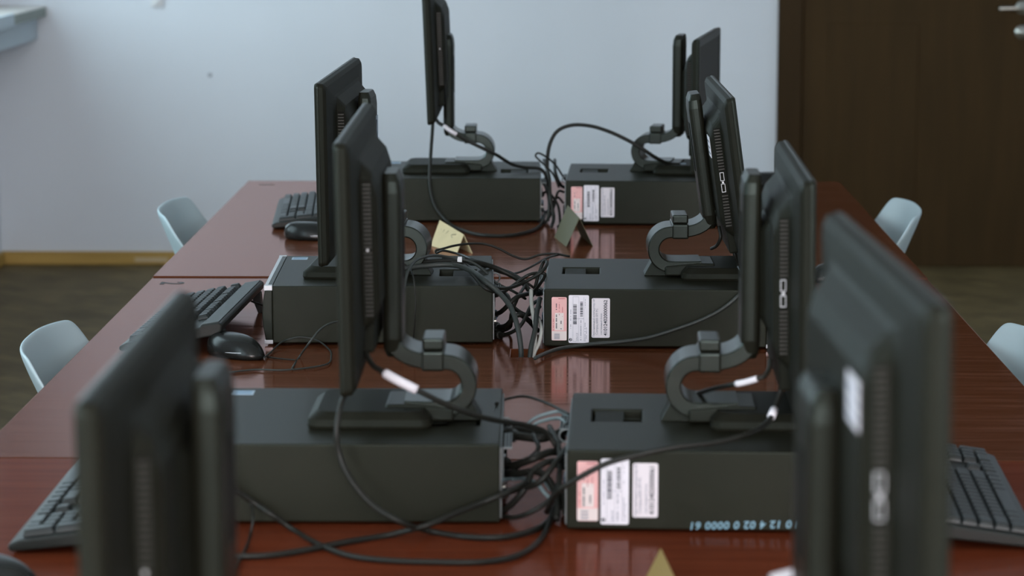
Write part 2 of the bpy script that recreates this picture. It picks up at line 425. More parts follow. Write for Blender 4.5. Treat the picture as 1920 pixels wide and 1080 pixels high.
def make_pc(label, x, y, z, rz, number=None, hand=None, seed=1, group='desktop computers on the tables'):
    rnd = random.Random(seed)
    pc = thing('desktop_computer', label, 'computer', (x, y, z), rz, group)
    hl, hd = L_ / 2, D_ / 2
    x1 = hl - .013
    # case with the sunken latch in its lid
    bm = bmesh.new()
    xs = [-hl, -hl + .027, -hl + .090, x1]; ys = [-hd, -.008, .068, hd]
    g = [[bm.verts.new((a, b, H_)) for b in ys] for a in xs]
    for i in range(3):
        for j in range(3):
            if (i, j) != (1, 1): bm.faces.new((g[i][j], g[i + 1][j], g[i + 1][j + 1], g[i][j + 1]))
    lo = [bm.verts.new((a, b, H_ - .014)) for a, b in ((xs[1], ys[1]), (xs[2], ys[1]), (xs[2], ys[2]), (xs[1], ys[2]))]
    hi = [g[1][1], g[2][1], g[2][2], g[1][2]]
    for i in range(4): bm.faces.new((hi[i], hi[(i + 1) % 4], lo[(i + 1) % 4], lo[i]))
    bm.faces.new(lo)
    bo = [[bm.verts.new((a, b, .004)) for b in (-hd, hd)] for a in (-hl, x1)]
    bm.faces.new((bo[0][0], bo[0][1], bo[1][1], bo[1][0]))
    bm.faces.new([g[i][0] for i in range(4)] + [bo[1][0], bo[0][0]])
    bm.faces.new([g[i][3] for i in range(4)] + [bo[1][1], bo[0][1]])
    bm.faces.new([g[0][j] for j in range(4)] + [bo[0][1], bo[0][0]])
    bm.faces.new([g[3][j] for j in range(4)] + [bo[1][1], bo[1][0]])
    obj('case', bm, M['case'], pc, bevel=.0022, seg=3, angle=60)
    fl = bmesh.new(); box(fl, xs[1] + .004, xs[1] + .040, ys[1] + .0005, ys[2] - .004, H_ - .0070, H_ - .0015)
    obj('lid_latch', fl, M['plastic_matte'], pc, bevel=.001)
    # bulging front bezel with silver corner pieces
    prof = [(x1, .003), (hl - .002, .005), (hl + .0025, .03), (hl + .004, .052), (hl + .0025, .075), (hl - .002, .0985), (hl - .006, .1005), (x1, .1005)]
    bm = bmesh.new(); prism(bm, prof, 'y', -hd, hd)
    bz = obj('front_bezel', bm, M['plastic'], pc, bevel=.0012)
    obj('drive_slot', boxm(hl + .001, hl + .0045, -.10, .05, .070, .084), M['dark'], bz)
    bm = bmesh.new(); cyl(bm, (hl, .125, .052), 'x', .010, .006, 20); obj('power_button', bm, M['silver'], bz)
    for sy in (-1, 1):
        for z0, z1 in ((.0925, .1012), (.0028, .0095)):
            a, b = sorted((sy * (hd - .010), sy * (hd + .0006)))
            obj('corner_piece', boxm(x1 - .0004, hl + .0006, a, b, z0, z1), M['silver'], bz, bevel=.0008)
    obj('silver_trim', boxm(hl - .006, hl - .0005, -hd + .01, hd - .01, .0985, .1012), M['silver'], bz)
    lb = obj('lid_label', boxm(hl - .052, hl - .024, -hd + .020, -hd + .048, H_ - .0002, H_ + .0004), M['bluelabel'], pc)
    lb['label'] = 'small blue-white sticker on the lid'
    bm = bmesh.new()
    for k in range(3): box(bm, hl - .049, hl - .027, -hd + .024 + .008 * k, -hd + .027 + .008 * k, H_ + .0004, H_ + .0006)
    obj('printed_line', bm, M['vga'], lb)
    # rear panel with its sockets
    rp = obj('rear_panel', boxm(-hl - .002, -hl + .001, -hd + .006, hd - .006, .008, H_ - .006), M['metal'], pc, bevel=.0006)
    bm = bmesh.new(); box(bm, -hl - .006, -hl - .002, -.150, -.122, .015, .040); obj('power_inlet', bm, M['dark'], rp, bevel=.001)
    bm = bmesh.new(); box(bm, -hl - .008, -hl - .002, -.01, .022, .018, .029); obj('video_socket', bm, M['vga'], rp, bevel=.001)
    for k in range(4):
        obj('usb_socket', boxm(-hl - .005, -hl - .002, -.085 + .017 * k, -.072 + .017 * k, .016, .031), M['silver'], rp, bevel=.0006)
    for k in range(3):
        bm = bmesh.new(); cyl(bm, (-hl - .002, .045 + .014 * k, .023), 'x', .0045, -.004, 12); obj('audio_jack', bm, M['chrome'], rp)
    # expansion bracket folded out at the back edge, and the padlock ring
    bm = bmesh.new(); box(bm, -hl - .014, -hl - .002, .028, .112, H_ - .0195, H_ - .0175)
    for k in range(4): box(bm, -hl - .0035, -hl - .002, .030 + .021 * k, .046 + .021 * k, .036, H_ - .0175)
    br = obj('expansion_bracket', bm, M['metal'], rp)
    bm = bmesh.new()
    for i in range(3):
        for k in range(5): box(bm, -hl - .0132 + .004 * i, -hl - .0108 + .004 * i, .034 + .015 * k, .043 + .015 * k, H_ - .0175, H_ - .0172)
    obj('bracket_holes', bm, M['dark'], br)
    bm = bmesh.new(); tube(bm, [(-hl - .005 + .008 * math.cos(a), -.02, H_ - .016 + .008 * math.sin(a)) for a in [2 * PI * i / 20 for i in range(21)]], .0014, 8)
    obj('padlock_ring', bm, M['metal'], rp, smooth=True)
    for sx in (-1, 1):
        for sy in (-1, 1):
            bm = bmesh.new(); cyl(bm, (sx * (hl - .035), sy * (hd - .03), 0), 'z', .010, .0045, 14); obj('rubber_foot', bm, M['dark'], pc)
    if number:
        R0 = -hl
        # pink licence sticker
        s, y = sticker(pc, R0 + .0125, R0 + .0375, .0140, .0865, M['pink'], 'licence_sticker', 'pink licence sticker with a pale lower third')
        rects = [(R0 + .0128, R0 + .0372, .0145, .0295)]
        bars(s, 'pale_print_band', M['pink_pale'], rects + [(R0 + .0180, R0 + .0325, .031, .0600)], y)
        bars(s, 'printed_text', M['ink'], microtext(rnd, R0 + .0195, R0 + .0215, .032, .058, .85) + microtext(rnd, R0 + .0272, R0 + .0290, .033, .050) + microtext(rnd, R0 + .0195, R0 + .0212, .064, .076, .6), y - .0003)
        bars(s, 'red_print', M['ink_red'], microtext(rnd, R0 + .0150, R0 + .0160, .031, .052, .7) + microtext(rnd, R0 + .0245, R0 + .0256, .056, .078, .7) + [(R0 + .0235, R0 + .0345, .0835, .0846)] + microtext(rnd, R0 + .0300, R0 + .0310, .054, .07, .6), y - .0003)
        bars(s, 'barcode', M['ink_grey'], [(R0 + .0170, R0 + .0260, .0165 + .0022 * k, .0165 + .0022 * k + rnd.choice((.0006, .0012))) for k in range(5)], y - .0003)
        # white barcode label
        s, y = sticker(pc, R0 + .0405, R0 + .0740, .0100, .0900, M['sticker'], 'barcode_label', 'tall white label with two barcodes and a round black logo')
        bm = bmesh.new(); cyl(bm, (R0 + .0438, y, .0155), 'y', .0026, -.0003, 24)
        lg = obj('round_logo', bm, M['ink'], s)
        text('logo_letters', 'hp', .0042, M['sticker'], lg, UPW(R0 + .0438, y - .00035, .0155), .0001, 0, .25)
        ln = [(R0 + .0475, R0 + .0478, .013, .087), (R0 + .0570, R0 + .0573, .013, .087), (R0 + .0475, R0 + .0573, .0127, .013), (R0 + .0475, R0 + .0573, .087, .0873), (R0 + .0475, R0 + .0660, .0505, .0508), (R0 + .0575, R0 + .0655, .0507, .0510), (R0 + .0655, R0 + .0658, .013, .087)]
        bars(s, 'ruled_lines', M['ink_grey'], ln, y)
        def code(x0, x1, z0, z1, step):
            out = []; z = z0
            while z < z1:
                w = rnd.choice((.0005, .0009, .0016)); out.append((x0, x1, z, z + w)); z += w + rnd.choice((.0006, .0010))
            return out
        bars(s, 'serial_barcode', M['ink'], code(R0 + .0482, R0 + .0540, .0415, .0745, 1), y)
        bars(s, 'product_barcode', M['ink'], code(R0 + .0595, R0 + .0640, .0540, .0790, 1), y)
        text('serial_heading', 'S/N:CZ', .0042, M['ink_grey'], s, UPW(R0 + .0548, y - .0002, .0205), .0001)
        bars(s, 'printed_text', M['ink_grey'], microtext(rnd, R0 + .0600, R0 + .0616, .013, .048, .8) + microtext(rnd, R0 + .0435, R0 + .0445, .034, .066, .6) + microtext(rnd, R0 + .0672, R0 + .0682, .013, .044, .8) + microtext(rnd, R0 + .0695, R0 + .0704, .014, .036, .7) + microtext(rnd, R0 + .0675, R0 + .0683, .060, .085, .5), y)
        # inventory label
        s, y = sticker(pc, R0 + .0785, R0 + .1085, .0190, .0850, M['sticker2'], 'inventory_label', 'white inventory label with a long black number')
        text('inventory_number', number, .0082, M['ink'], s, UPW(R0 + .1015, y - .0002, .0525), .0001, .00012, 0, .97)
        text('inventory_text', 'Персональный компьютер HP', .0047, M['ink_grey'], s, UPW(R0 + .0822, y - .0002, .0520), .0001, 0, 0, .92)
        text('inventory_text', 'Compaq 6000 SFF PC', .0052, M['ink_grey'], s, UPW(R0 + .0872, y - .0002, .0240), .0001, 0, 0, .95, 'LEFT')
        text('inventory_text', 'системный блок', .0045, M['ink_grey'], s, UPW(R0 + .0945, y - .0002, .0240), .0001, 0, 0, 1, 'LEFT')
    if hand:
        o = text('marker_number', hand, .0128, M['chalk'], pc, Matrix(), .0002, .00025, .14, 1.1)
        xs_ = [v.co.x for v in o.data.vertices]; k = .135 / (max(xs_) - min(xs_))
        o.data.transform(frame((-hl + .2145, -hd - .0004, .0115), (-1, 0, -.028), (0, 0, -1), (0, -1, 0)) @ Matrix.Diagonal((k, 1, 1, 1)))
        o['label'] = 'pale blue hand-painted number written upside down'
    return pc

Zt, Zf = .75, .7525
def pcR(label, rx, y0, y1, deg, z, **k):          # rear near corner x, near and far edge y
    a = math.radians(deg); hl, hd = L_ / 2, D_ / 2
    # near rear corner sits at (rx, y0)
    cx = rx + hl * math.cos(a) - hd * math.sin(a); cy = y0 + hl * math.sin(a) + hd * math.cos(a)
    return make_pc(label, cx, cy, z, a, **k)
def pcL(label, rx, y0, deg, z, **k):
    a = math.radians(deg); hl, hd = L_ / 2, D_ / 2
    cx = rx - hl * math.cos(a) - hd * math.sin(a); cy = y0 - hl * math.sin(a) + hd * math.cos(a)
    return make_pc(label, cx, cy, z, a + PI, **k)
pc_bl = pcL('black desktop computer at the far end of the left row, standing before the pale wall', -.036, 5.862, .6, Zf)
pc_br = pcR('farthest of the three labelled black computers, behind the olive folded card', .020, 5.818, 6.17, -2.2, Zf, number='410124020000063', seed=5)
pc_ml = pcL('black computer in the middle of the left row, silver corner pieces beside the keyboard', -.105, 4.325, 1.7, Zt)
pc_mr = pcR('black computer in sharp focus with label 410124020000062, middle of the right row', -.020, 4.293, 4.67, -1.2, Zt, number='410124020000062', seed=2)
pc_fl = pcL('large blurred black computer at lower left, cable loop hanging over its plain side', -.067, 3.095, .6, Zt)
pc_fr = pcR('large black computer at lower right with an upside-down pale blue painted number', .013, 3.066, 3.44, -1.6, Zt, number='410124020000061', hand='410 12 4 02 0 0000 61', seed=3)
pc_nl = pcL('black computer under the closest blurred left monitor, mostly out of frame', -.09, 1.76, 0, Zt)
pc_nr = pcR('black computer under the closest blurred right monitor, mostly out of frame', .03, 1.72, 2.07, 0, Zt)

# ------------------------------------------------------------------ monitors
PW, PH = .477, .300
def make_monitor(label, cx, cy, z, side, yaw=0.0, tilt=0.0, zc=.20, back_sticker=False, neck_patch=False, us=.158, utilt=0.0, roll=0.0):
    """cx: outermost x of the neck's bend; side -1: screen faces left; tilt > 0 leans the top back"""
    O = .13                                                          # local x = u - O
    rz = math.radians(yaw) + (PI if side < 0 else 0)
    c, s = math.cos(rz), math.sin(rz)
    t = thing('monitor', label, 'monitor', (cx + O * side * math.cos(math.radians(yaw)), cy + O * side * math.sin(math.radians(yaw)), z), rz, 'monitors on the computers')
    X = lambda u: u - O
    # base plate
    bm = bmesh.new()
    def plate(x0, x1, hy, r, zz): return [(p[0], p[1], zz) for p in rrect((x1 - x0) / 2, hy, r, 6, (x0 + x1) / 2, 0)]
    loft(bm, [plate(X(.058), X(.208), .080, .012, .0), plate(X(.056), X(.210), .082, .014, .004), plate(X(.058), X(.209), .081, .014, .012), plate(X(.066), X(.198), .072, .020, .021)])
    obj('stand_base', bm, M['plastic_matte'], t, bevel=.0012)
    bm = bmesh.new(); prism(bm, [(X(.030), .003), (X(.115), .003), (X(.115), .024), (X(.085), .0245), (X(.030), .019)], 'y', -.045, .045)
    obj('base_tongue', bm, M['plastic'], t, bevel=.003)
    bm = bmesh.new(); prism(bm, [(X(-.004), 0), (X(-.003), .003), (X(.013), .032), (X(.020), .028), (X(.05), .006), (X(.05), 0)], 'y', -.022, .022)
    obj('rear_foot', bm, M['plastic'], t, bevel=.001)
    # S-shaped neck band
    cl = [(.092, .018), (.060, .0175), (.040, .018)]
    for k in range(1, 10):
        a = math.radians(270 - 20 * k); cl.append((.0405 + .0295 * math.cos(a), .0475 + .0295 * math.sin(a)))
    cl += [(.055, .0775), (.070, .0785), (.085, .0825), (.098, .0905), (.1055, .102), (.107, .115)]
    path = catmull([(u, 0, w) for u, w in cl], 3)
    th = .0098; Lf, Rt = [], []
    for i, p in enumerate(path):
        d = (path[min(i + 1, len(path) - 1)] - path[max(i - 1, 0)]).normalized()
        n = Vector((-d.z, 0, d.x))
        Lf.append(p + n * th); Rt.append(p - n * th)
    bm = bmesh.new()
    rings = []
    for a, b in zip(Lf, Rt):
        m0 = a.lerp(b, .10); m1 = a.lerp(b, .90)
        rings.append([(X(q.x), y, q.z) for q, y in ((a, -.0385), (m0, -.040), (m1, -.040), (b, -.0385), (b, .0385), (m1, .040), (m0, .040), (a, .0385))])
    loft(bm, rings)
    nk = obj('neck', bm, M['neck'], t)
    shade(nk, 32)
    bm = bmesh.new(); box(bm, X(.042), X(.070), -.0425, .0425, .0655, .0905); box(bm, X(.0425), X(.0695), -.034, .034, .0905, .1055)
    obj('cable_clip', bm, M['neck'], t, bevel=.003, seg=3)
    # everything above tilts about the neck's end
    T = Matrix.Translation((X(.106), 0, .098)) @ Matrix.Rotation(-math.radians(tilt), 4, 'Y') @ Matrix.Translation((-X(.106), 0, -.098))
    T2 = Matrix.Translation((X(.106), 0, .098)) @ Matrix.Rotation(-math.radians(utilt), 4, 'Y') @ Matrix.Translation((-X(.106), 0, -.098))
    if not utilt: T = Matrix.Translation((X(us), 0, zc)) @ Matrix.Rotation(-math.radians(tilt), 4, 'Y') @ Matrix.Rotation(math.radians(roll), 4, 'X') @ Matrix.Translation((-X(us), 0, -zc))
    def add(name, bm, m, par=t, mt=None, **k):
        bmesh.ops.transform(bm, matrix=mt or T, verts=bm.verts); return obj(name, bm, m, par, **k)
    def sec(x0, x1, hy, r, zz): return [(p[0], p[1], zz) for p in rrect((x1 - x0) / 2, hy, r, 4, (x0 + x1) / 2, 0)]
    bm = bmesh.new()
    loft(bm, [sec(X(.099), X(.113), .034, .006, .082), sec(X(.0955), X(.1165), .040, .008, .090), sec(X(.094), X(.1175), .043, .008, .106), sec(X(.094), X(.1175), .043, .008, .288), sec(X(.0955), X(.1175), .042, .008, .302), sec(X(.100), X(.1160), .038, .007, .312)])
    up = add('upright', bm, M['plastic'], mt=T2, smooth=False, bevel=.0012)
    bm = bmesh.new(); box(bm, X(.0932), X(.0942), -.012, .012, .18, .262); add('cable_channel', bm, M['dark'], up, mt=T2)
    if neck_patch:
        bm = bmesh.new(); box(bm, X(.0925), X(.0940), -.036, .034, .165, .268); st = add('upright_patch', bm, M['bluelabel'], up, mt=T2)  # added pale sheet standing in for bright wall showing at the upright
        st['label'] = 'pale blue-white patch standing in for bright wall at the upright'
        bm = bmesh.new(); tube(bm, catmull([(X(.0922), -.01, .262), (X(.0922), -.004, .245), (X(.0922), -.012, .235), (X(.0922), -.008, .215)], 4), .0012, 6); add('dark_squiggle', bm, M['ink'], st, mt=T2)  # dark squiggle drawn across the pale sheet
    # vesa mount between upright and back cover
    xs = X(us)
    bm = bmesh.new()
    zb = min(zc + .012, .246)
    loft(bm, [[(x, p[0], p[1]) for p in rrect(hw, hh, .014, 4, 0, zb)] for x, hw, hh in ((X(.116), .040, .055), (xs - .041, .085, .070), (xs - .036, .100, .084))])
    add('mount_plate', bm, M['plastic_matte'])
    # back cover, lofted from the rim to the bulging box
    def ring(dp, hw, hh, r, zo=0.0): return [(xs - dp, p[0], p[1]) for p in rrect(hw, hh, r, 5, 0, zc + zo)]
    bm = bmesh.new()
    loft(bm, [ring(.0065, PW / 2 - .001, PH / 2 - .001, .008), ring(.014, PW / 2 - .002, PH / 2 - .002, .009), ring(.0185, PW / 2 - .008, PH / 2 - .008, .012), ring(.0215, .180, .116, .020, .006), ring(.024, .152, .103, .018, .014), ring(.037, .147, .090, .018, .013), ring(.043, .137, .074, .016, .012)])
    bc = add('back_cover', bm, M['plastic_matte'], bevel=.001)
    # vents and socket plate on both flanks of the box
    for sy in (-1, 1):
        for (za, zb2) in (((.026, .094), (-.068, -.014)) if sy < 0 else ((-.068, .010), (.014, .094))):
            bm = bmesh.new(); box(bm, xs - .0362, xs - .0258, sy * .1500 - .0016, sy * .1500 + .0016, zc + za - .002, zc + zb2 + .001)
            vr = add('vent_recess', bm, M['dark'], bc)
            bm = bmesh.new(); q = za
            while q < zb2:
                box(bm, xs - .0358, xs - .0262, sy * .1505 - .0020, sy * .1505 + .0020, zc + q, zc + q + .0021); q += .0050
            add('vent_ribs', bm, M['rib'], bc)
        if sy > 0:
            bm = bmesh.new(); box(bm, xs - .032, xs - .0295, .1505, .1532, zc + .0105, zc + .0130); add('white_mark', bm, M['white'], bc); continue
        bm = bmesh.new()
        for z0 in (-.011, .008):
            x0, x1, z1, e = xs - .0350, xs - .0285, z0 + .014, .0007
            for a in ((x0, x0 + e, z0, z1), (x1 - e, x1, z0, z1), (x0, x1, z0, z0 + e), (x0, x1, z1 - e, z1)):
                box(bm, a[0], a[1], sy * .1500 - .0022, sy * .1500 + .0022, zc + a[2], zc + a[3])
        box(bm, xs - .033, xs - .030, sy * .15 - .0022, sy * .15 + .0022, zc + .0038, zc + .0068)
        o = add('socket_outline', bm, M['silver'], bc); o['label'] = 'two small silver socket outlines'
    if back_sticker:
        bm = bmesh.new(); box(bm, xs - .0437, xs - .0425, -.130, -.080, zc + .045, zc + .080)
        st = add('rating_sticker', bm, M['sticker'], bc); st['label'] = 'white rating sticker'
        bm = bmesh.new()
        for k in range(3): box(bm, xs - .0440, xs - .0436, -.126, -.084 - .006 * (k % 2), zc + .050 + .010 * k, zc + .053 + .010 * k)
        add('printed_text', bm, M['ink_grey'], st)
    # front frame and screen
    bm = bmesh.new()
    def fr(hw, hh, r, dp): return [(xs - dp, p[0], p[1]) for p in rrect(hw, hh, r, 5, 0, zc)]
    loft(bm, [fr(PW / 2 - .0005, PH / 2 - .0005, .008, .007), fr(PW / 2, PH / 2, .008, .004), fr(PW / 2 - .002, PH / 2 - .002, .007, 0), fr(PW / 2 - .017, PH / 2 - .018, .002, 0.0005), fr(PW / 2 - .018, PH / 2 - .019, .002, .003)], True, False)
    add('front_frame', bm, M['plastic'], bevel=.0006)
    bm = bmesh.new(); box(bm, xs - .0032, xs - .0022, -PW / 2 + .0175, PW / 2 - .0175, zc - PH / 2 + .0185, zc + PH / 2 - .0185)
    add('screen', bm, M['screen'])
    bm = bmesh.new()
    for k in range(5): box(bm, xs - .001, xs + .0008, PW / 2 - .12 + .016 * k, PW / 2 - .110 + .016 * k, zc - PH / 2 + .006, zc - PH / 2 + .011)
    add('menu_buttons', bm, M['gloss'])
    # connector block under the box
    bm = bmesh.new(); box(bm, xs - .034, xs - .018, -.125, .125, zc - .118, zc - .070); add('connector_block', bm, M['plastic_matte'], bc, bevel=.003)
    return t

ZP, ZPf = Zt + H_, Zf + H_
make_monitor('far left black monitor before the pale wall, its top cut by the frame', -.140, 6.02, ZPf, -1, 0, -2.2, .275, us=.150)
make_monitor('black monitor at the far right of the back row, screen edge beside the dark door', .174, 6.025, ZPf, 1, -9, 0, .166, us=.176)
make_monitor('black monitor at the middle left, its flat back standing against the pale wall', -.215, 4.46, ZP, -1, -3.0, -.6, .198, neck_patch=True, us=.161, roll=-1.2)
make_monitor('sharp black monitor at middle right, leaning back, white sticker on its back', .153, 4.46, ZP, 1, .8, 8.0, .167, back_sticker=True, us=.160, utilt=8.0)
make_monitor('black monitor left of centre, seen edge-on with a white-sleeved cable below it', -.097, 3.258, ZP, -1, 0, -1.0, .223, roll=-.8)
make_monitor('blurred black monitor on the lower right computer with the painted number', .135, 3.255, ZP, 1, -1, .6, .178, us=.169)
make_monitor('closest blurred black monitor at the lower left corner, cut by the bottom edge', -.15, 1.93, ZP, -1, 0, -.3, .184, us=.166)
make_monitor('closest blurred black monitor at the lower right, white sticker on its back', .085, 1.888, ZP, 1, 2.3, .8, .256, back_sticker=True, us=.1595)

# ------------------------------------------------------------------ keyboards
def key_mesh(w, d, h=.0075):
    bm = bmesh.new(); a, b = w / 2, d / 2
    loft(bm, [[(p[0], p[1], z) for p in rrect(hw, hd, r, 2)] for hw, hd, r, z in ((a, b, .001, 0), (a - .0006, b - .0006, .0014, h * .4), (a - .0022, b - .0020, .002, h - .0006), (a - .0032, b - .0030, .002, h))])
    bmesh.ops.recalc_face_normals(bm, faces=bm.faces)
    me = bpy.data.meshes.new('key'); bm.to_mesh(me); bm.free(); me.materials.append(M['key']); return me
KEYM = {}
U = .019
def key_layout():
    out = []
    def row(y, x, ws):
        for w in ws:
            if w > 0: out.append((x + w * U / 2, y, w, 1))
            x += abs(w) * U
    X0 = -.213
    row(.052, X0, [1, -1, 1, 1, 1, 1, -.5, 1, 1, 1, 1, -.5, 1, 1, 1, 1])
    row(.026, X0, [1] * 13 + [2]); row(.007, X0, [1.5] + [1] * 12 + [1.5]); row(-.012, X0, [1.75] + [1] * 11 + [2.25])
    row(-.031, X0, [2.25] + [1] * 10 + [2.75]); row(-.050, X0, [1.25, 1.25, 1.25, 6.25, 1.25, 1.25, 1.25, 1.25])
    X1 = X0 + 15.25 * U
    row(.052, X1, [1, 1, 1]); row(.026, X1, [1, 1, 1]); row(.007, X1, [1, 1, 1]); row(-.031, X1, [-1, 1]); row(-.050, X1, [1, 1, 1])
    X2 = X1 + 3.25 * U
    row(.026, X2, [1] * 4); row(.007, X2, [1] * 3); row(-.012, X2, [1] * 3); row(-.031, X2, [1] * 3); row(-.050, X2, [2, 1])
    out.append((X2 + 3.5 * U, (.007 - .012) / 2, 1, 2)); out.append((X2 + 3.5 * U, (-.031 - .050) / 2, 1, 2))
    return out
def make_keyboard(label, x, y, z, rz, tilt):
    t = thing('keyboard', label, 'keyboard', (x, y, z), rz, 'keyboards at the table edges')
    a = math.radians(tilt); T = Matrix.Translation((0, -.072, .001)) @ Matrix.Rotation(a, 4, 'X') @ Matrix.Translation((0, .072, 0))
    prof = [(-.072, .002), (-.076, .006), (-.074, .011), (-.062, .0145), (.062, .0185), (.066, .0225), (.096, .0215), (.100, .016), (.097, .006), (.080, .001)]
    bm = bmesh.new(); prism(bm, prof, 'x', -.228, .228); bmesh.ops.transform(bm, matrix=T, verts=bm.verts)
    obj('keyboard_body', bm, M['kbody'], t, bevel=.003, seg=2)
    bm = bmesh.new(); box(bm, -.222, .222, .067, .095, .0212, .0228); bmesh.ops.transform(bm, matrix=T, verts=bm.verts)
    obj('rear_strip', bm, M['kstrip'], t, bevel=.0005)
    for kx, ky, w, dd in key_layout():
        kk = (w, dd)
        if kk not in KEYM: KEYM[kk] = key_mesh(w * U - .0008, dd * U - .0008)
        o = bpy.data.objects.new('key', KEYM[kk]); C.objects.link(o); o.parent = t
        o.matrix_local = T @ Matrix.Translation((kx, ky, .0150 + (ky + .062) * .031)) @ Matrix.Rotation(math.radians(1.8), 4, 'X')
    if tilt > 4:
        for sx in (-1, 1):
            p = T @ Vector((sx * .195, .088, .002))
            bm = bmesh.new(); prism(bm, [(p.y - .010, p.z + .004), (p.y + .008, p.z + .004), (p.y + .011, 0), (p.y + .004, 0)], 'x', sx * .195 - .012, sx * .195 + .012)
            obj('flip_foot', bm, M['kbody'], t, bevel=.001)
    return t
make_keyboard('black keyboard at the far end of the left side, by the far mouse', -.565, 5.965, Zf, -PI / 2 + math.radians(4), 5)
kb_m = make_keyboard('black keyboard with raised grey back edge in front of the silver-cornered computer', -.629, 4.462, Zt, -PI / 2 - math.radians(2.4), 10.5)
make_keyboard('blurred black keyboard at the lower left corner beside the brick red table edge', -.556, 3.178, Zt, -PI / 2, 6)
make_keyboard('black keyboard at the right edge with bluish lit keys on the brick red table', .497, 3.215, Zt, PI / 2 - math.radians(2.7), 6)

# ------------------------------------------------------------------ mice
def make_mouse(label, x, y, z, rz):
    t = thing('mouse', label, 'mouse', (x, y, z), rz, 'mice on the tables')
    bm = bmesh.new(); rings = []
    n = 24
    for k in range(9):
        f = k / 8; q = math.cos(f * PI / 2) ** .55 if k < 8 else .02
        zz = .004 + .033 * math.sin(f * PI / 2)
        rings.append([((.060 * q) * math.cos(2 * PI * i / n) - .016 * f, (.031 * q) * math.sin(2 * PI * i / n) * (1 - .10 * math.cos(2 * PI * i / n)), zz) for i in range(n)])
    loft(bm, [[(p[0] * .93, p[1] * .93, .0005) for p in rings[0]]] + rings)
    obj('shell', bm, M['gloss'], t, smooth=True)
    bm = bmesh.new(); cyl(bm, (.022, -.004, .0255), 'y', .0085, .008, 18); obj('scroll_wheel', bm, M['kbody'], t)
    bm = bmesh.new(); tube(bm, [(.050 * math.cos(a), -.0302 * math.sin(a) * .97, .0105 + .002 * math.cos(a)) for a in [PI * .12 + PI * 1.76 * i / 30 for i in range(31)]], .0008, 6)  # thin silver line round the shell
    o = obj('side_line', bm, M['silver'], t, smooth=True); o['label'] = 'thin silver line'
    return t
make_mouse('black mouse beside the far left keyboard', -.522, 5.585, Zf, math.radians(-10))
ms_m = make_mouse('glossy black mouse with a curling thin cord, left of the middle computer', -.519, 4.216, Zt, math.radians(-40))
make_mouse('blurred black mouse cut by the bottom left corner', -.612, 2.80, Zt, math.radians(-30))
make_mouse('black mouse on the right side of the middle table, behind the closest right monitor', .535, 5.035, Zt, math.radians(200))
make_mouse('black mouse at the far right table end beside the blurred monitor top', .520, 6.56, Zf, math.radians(170))

# ------------------------------------------------------------------ chairs
def make_chair(label, x, y, rz):
    """local: seat faces +x, back at -x"""
    t = thing('chair', label, 'chair', (x, y, 0), rz, 'pale shell chairs at the tables')
    prof = [(.235, .425), (.215, .445), (.15, .448), (.05, .438), (-.05, .432), (-.12, .438), (-.165, .462), (-.192, .51), (-.212, .57), (-.232, .635), (-.253, .695), (-.269, .738), (-.280, .768), (-.287, .787)]
    hw = [.180, .198, .206, .212, .215, .218, .220, .216, .212, .209, .206, .203, .197, .182]
    curl = [.0, .004, .012, .028, .045, .075, .100, .116, .114, .098, .074, .052, .044, .036]
    m = 14; bm = bmesh.new(); G = []
    for i, (px, pz) in enumerate(prof):
        a = Vector(prof[max(i - 1, 0)]); b = Vector(prof[min(i + 1, len(prof) - 1)]); d = (b - a).normalized()
        nx, nz = d.y, -d.x                                            # towards the sitter
        if i < 2: nx, nz = 0, 1
        row = []
        for k in range(m + 1):
            s = -1 + 2 * k / m; c = curl[i] * abs(s) ** 2.6
            row.append(bm.verts.new((px + nx * c, s * hw[i], pz + nz * c - (.45 * c if i > 8 else 0))))
        G.append(row)
    for i in range(len(G) - 1):
        for k in range(m): bm.faces.new((G[i][k], G[i][k + 1], G[i + 1][k + 1], G[i + 1][k]))
    o = obj('seat_shell', bm, M['chair'], t, smooth=True)
    md = o.modifiers.new('solid', 'SOLIDIFY'); md.thickness = .008; md.offset = 0
    md = o.modifiers.new('sub', 'SUBSURF'); md.levels = 2; md.render_levels = 2
    for sx in (-1, 1):
        for sy in (-1, 1):
            bm = bmesh.new(); tube(bm, [(sx * .10 + .02, sy * .10, .418), (sx * .21 + .02, sy * .215, 0)], .010, 12)
            obj('leg', bm, M['chrome_leg'], t, smooth=True)
    bm = bmesh.new(); box(bm, -.10, .14, -.11, .11, .412, .426); obj('under_frame', bm, M['chrome_leg'], t)
    return t
make_chair('pale grey shell chair at the left, nearer of the two beside the floorboards', -.568, 4.20, 0)
make_chair('pale grey shell chair at the left of the far table, before the yellow baseboard', -.606, 5.91, 0)
make_chair('pale grey shell chair at the right of the far table, before the dark door', .528, 5.92, PI)
make_chair('pale grey shell chair cut by the right edge of the photo', .502, 4.20, PI)

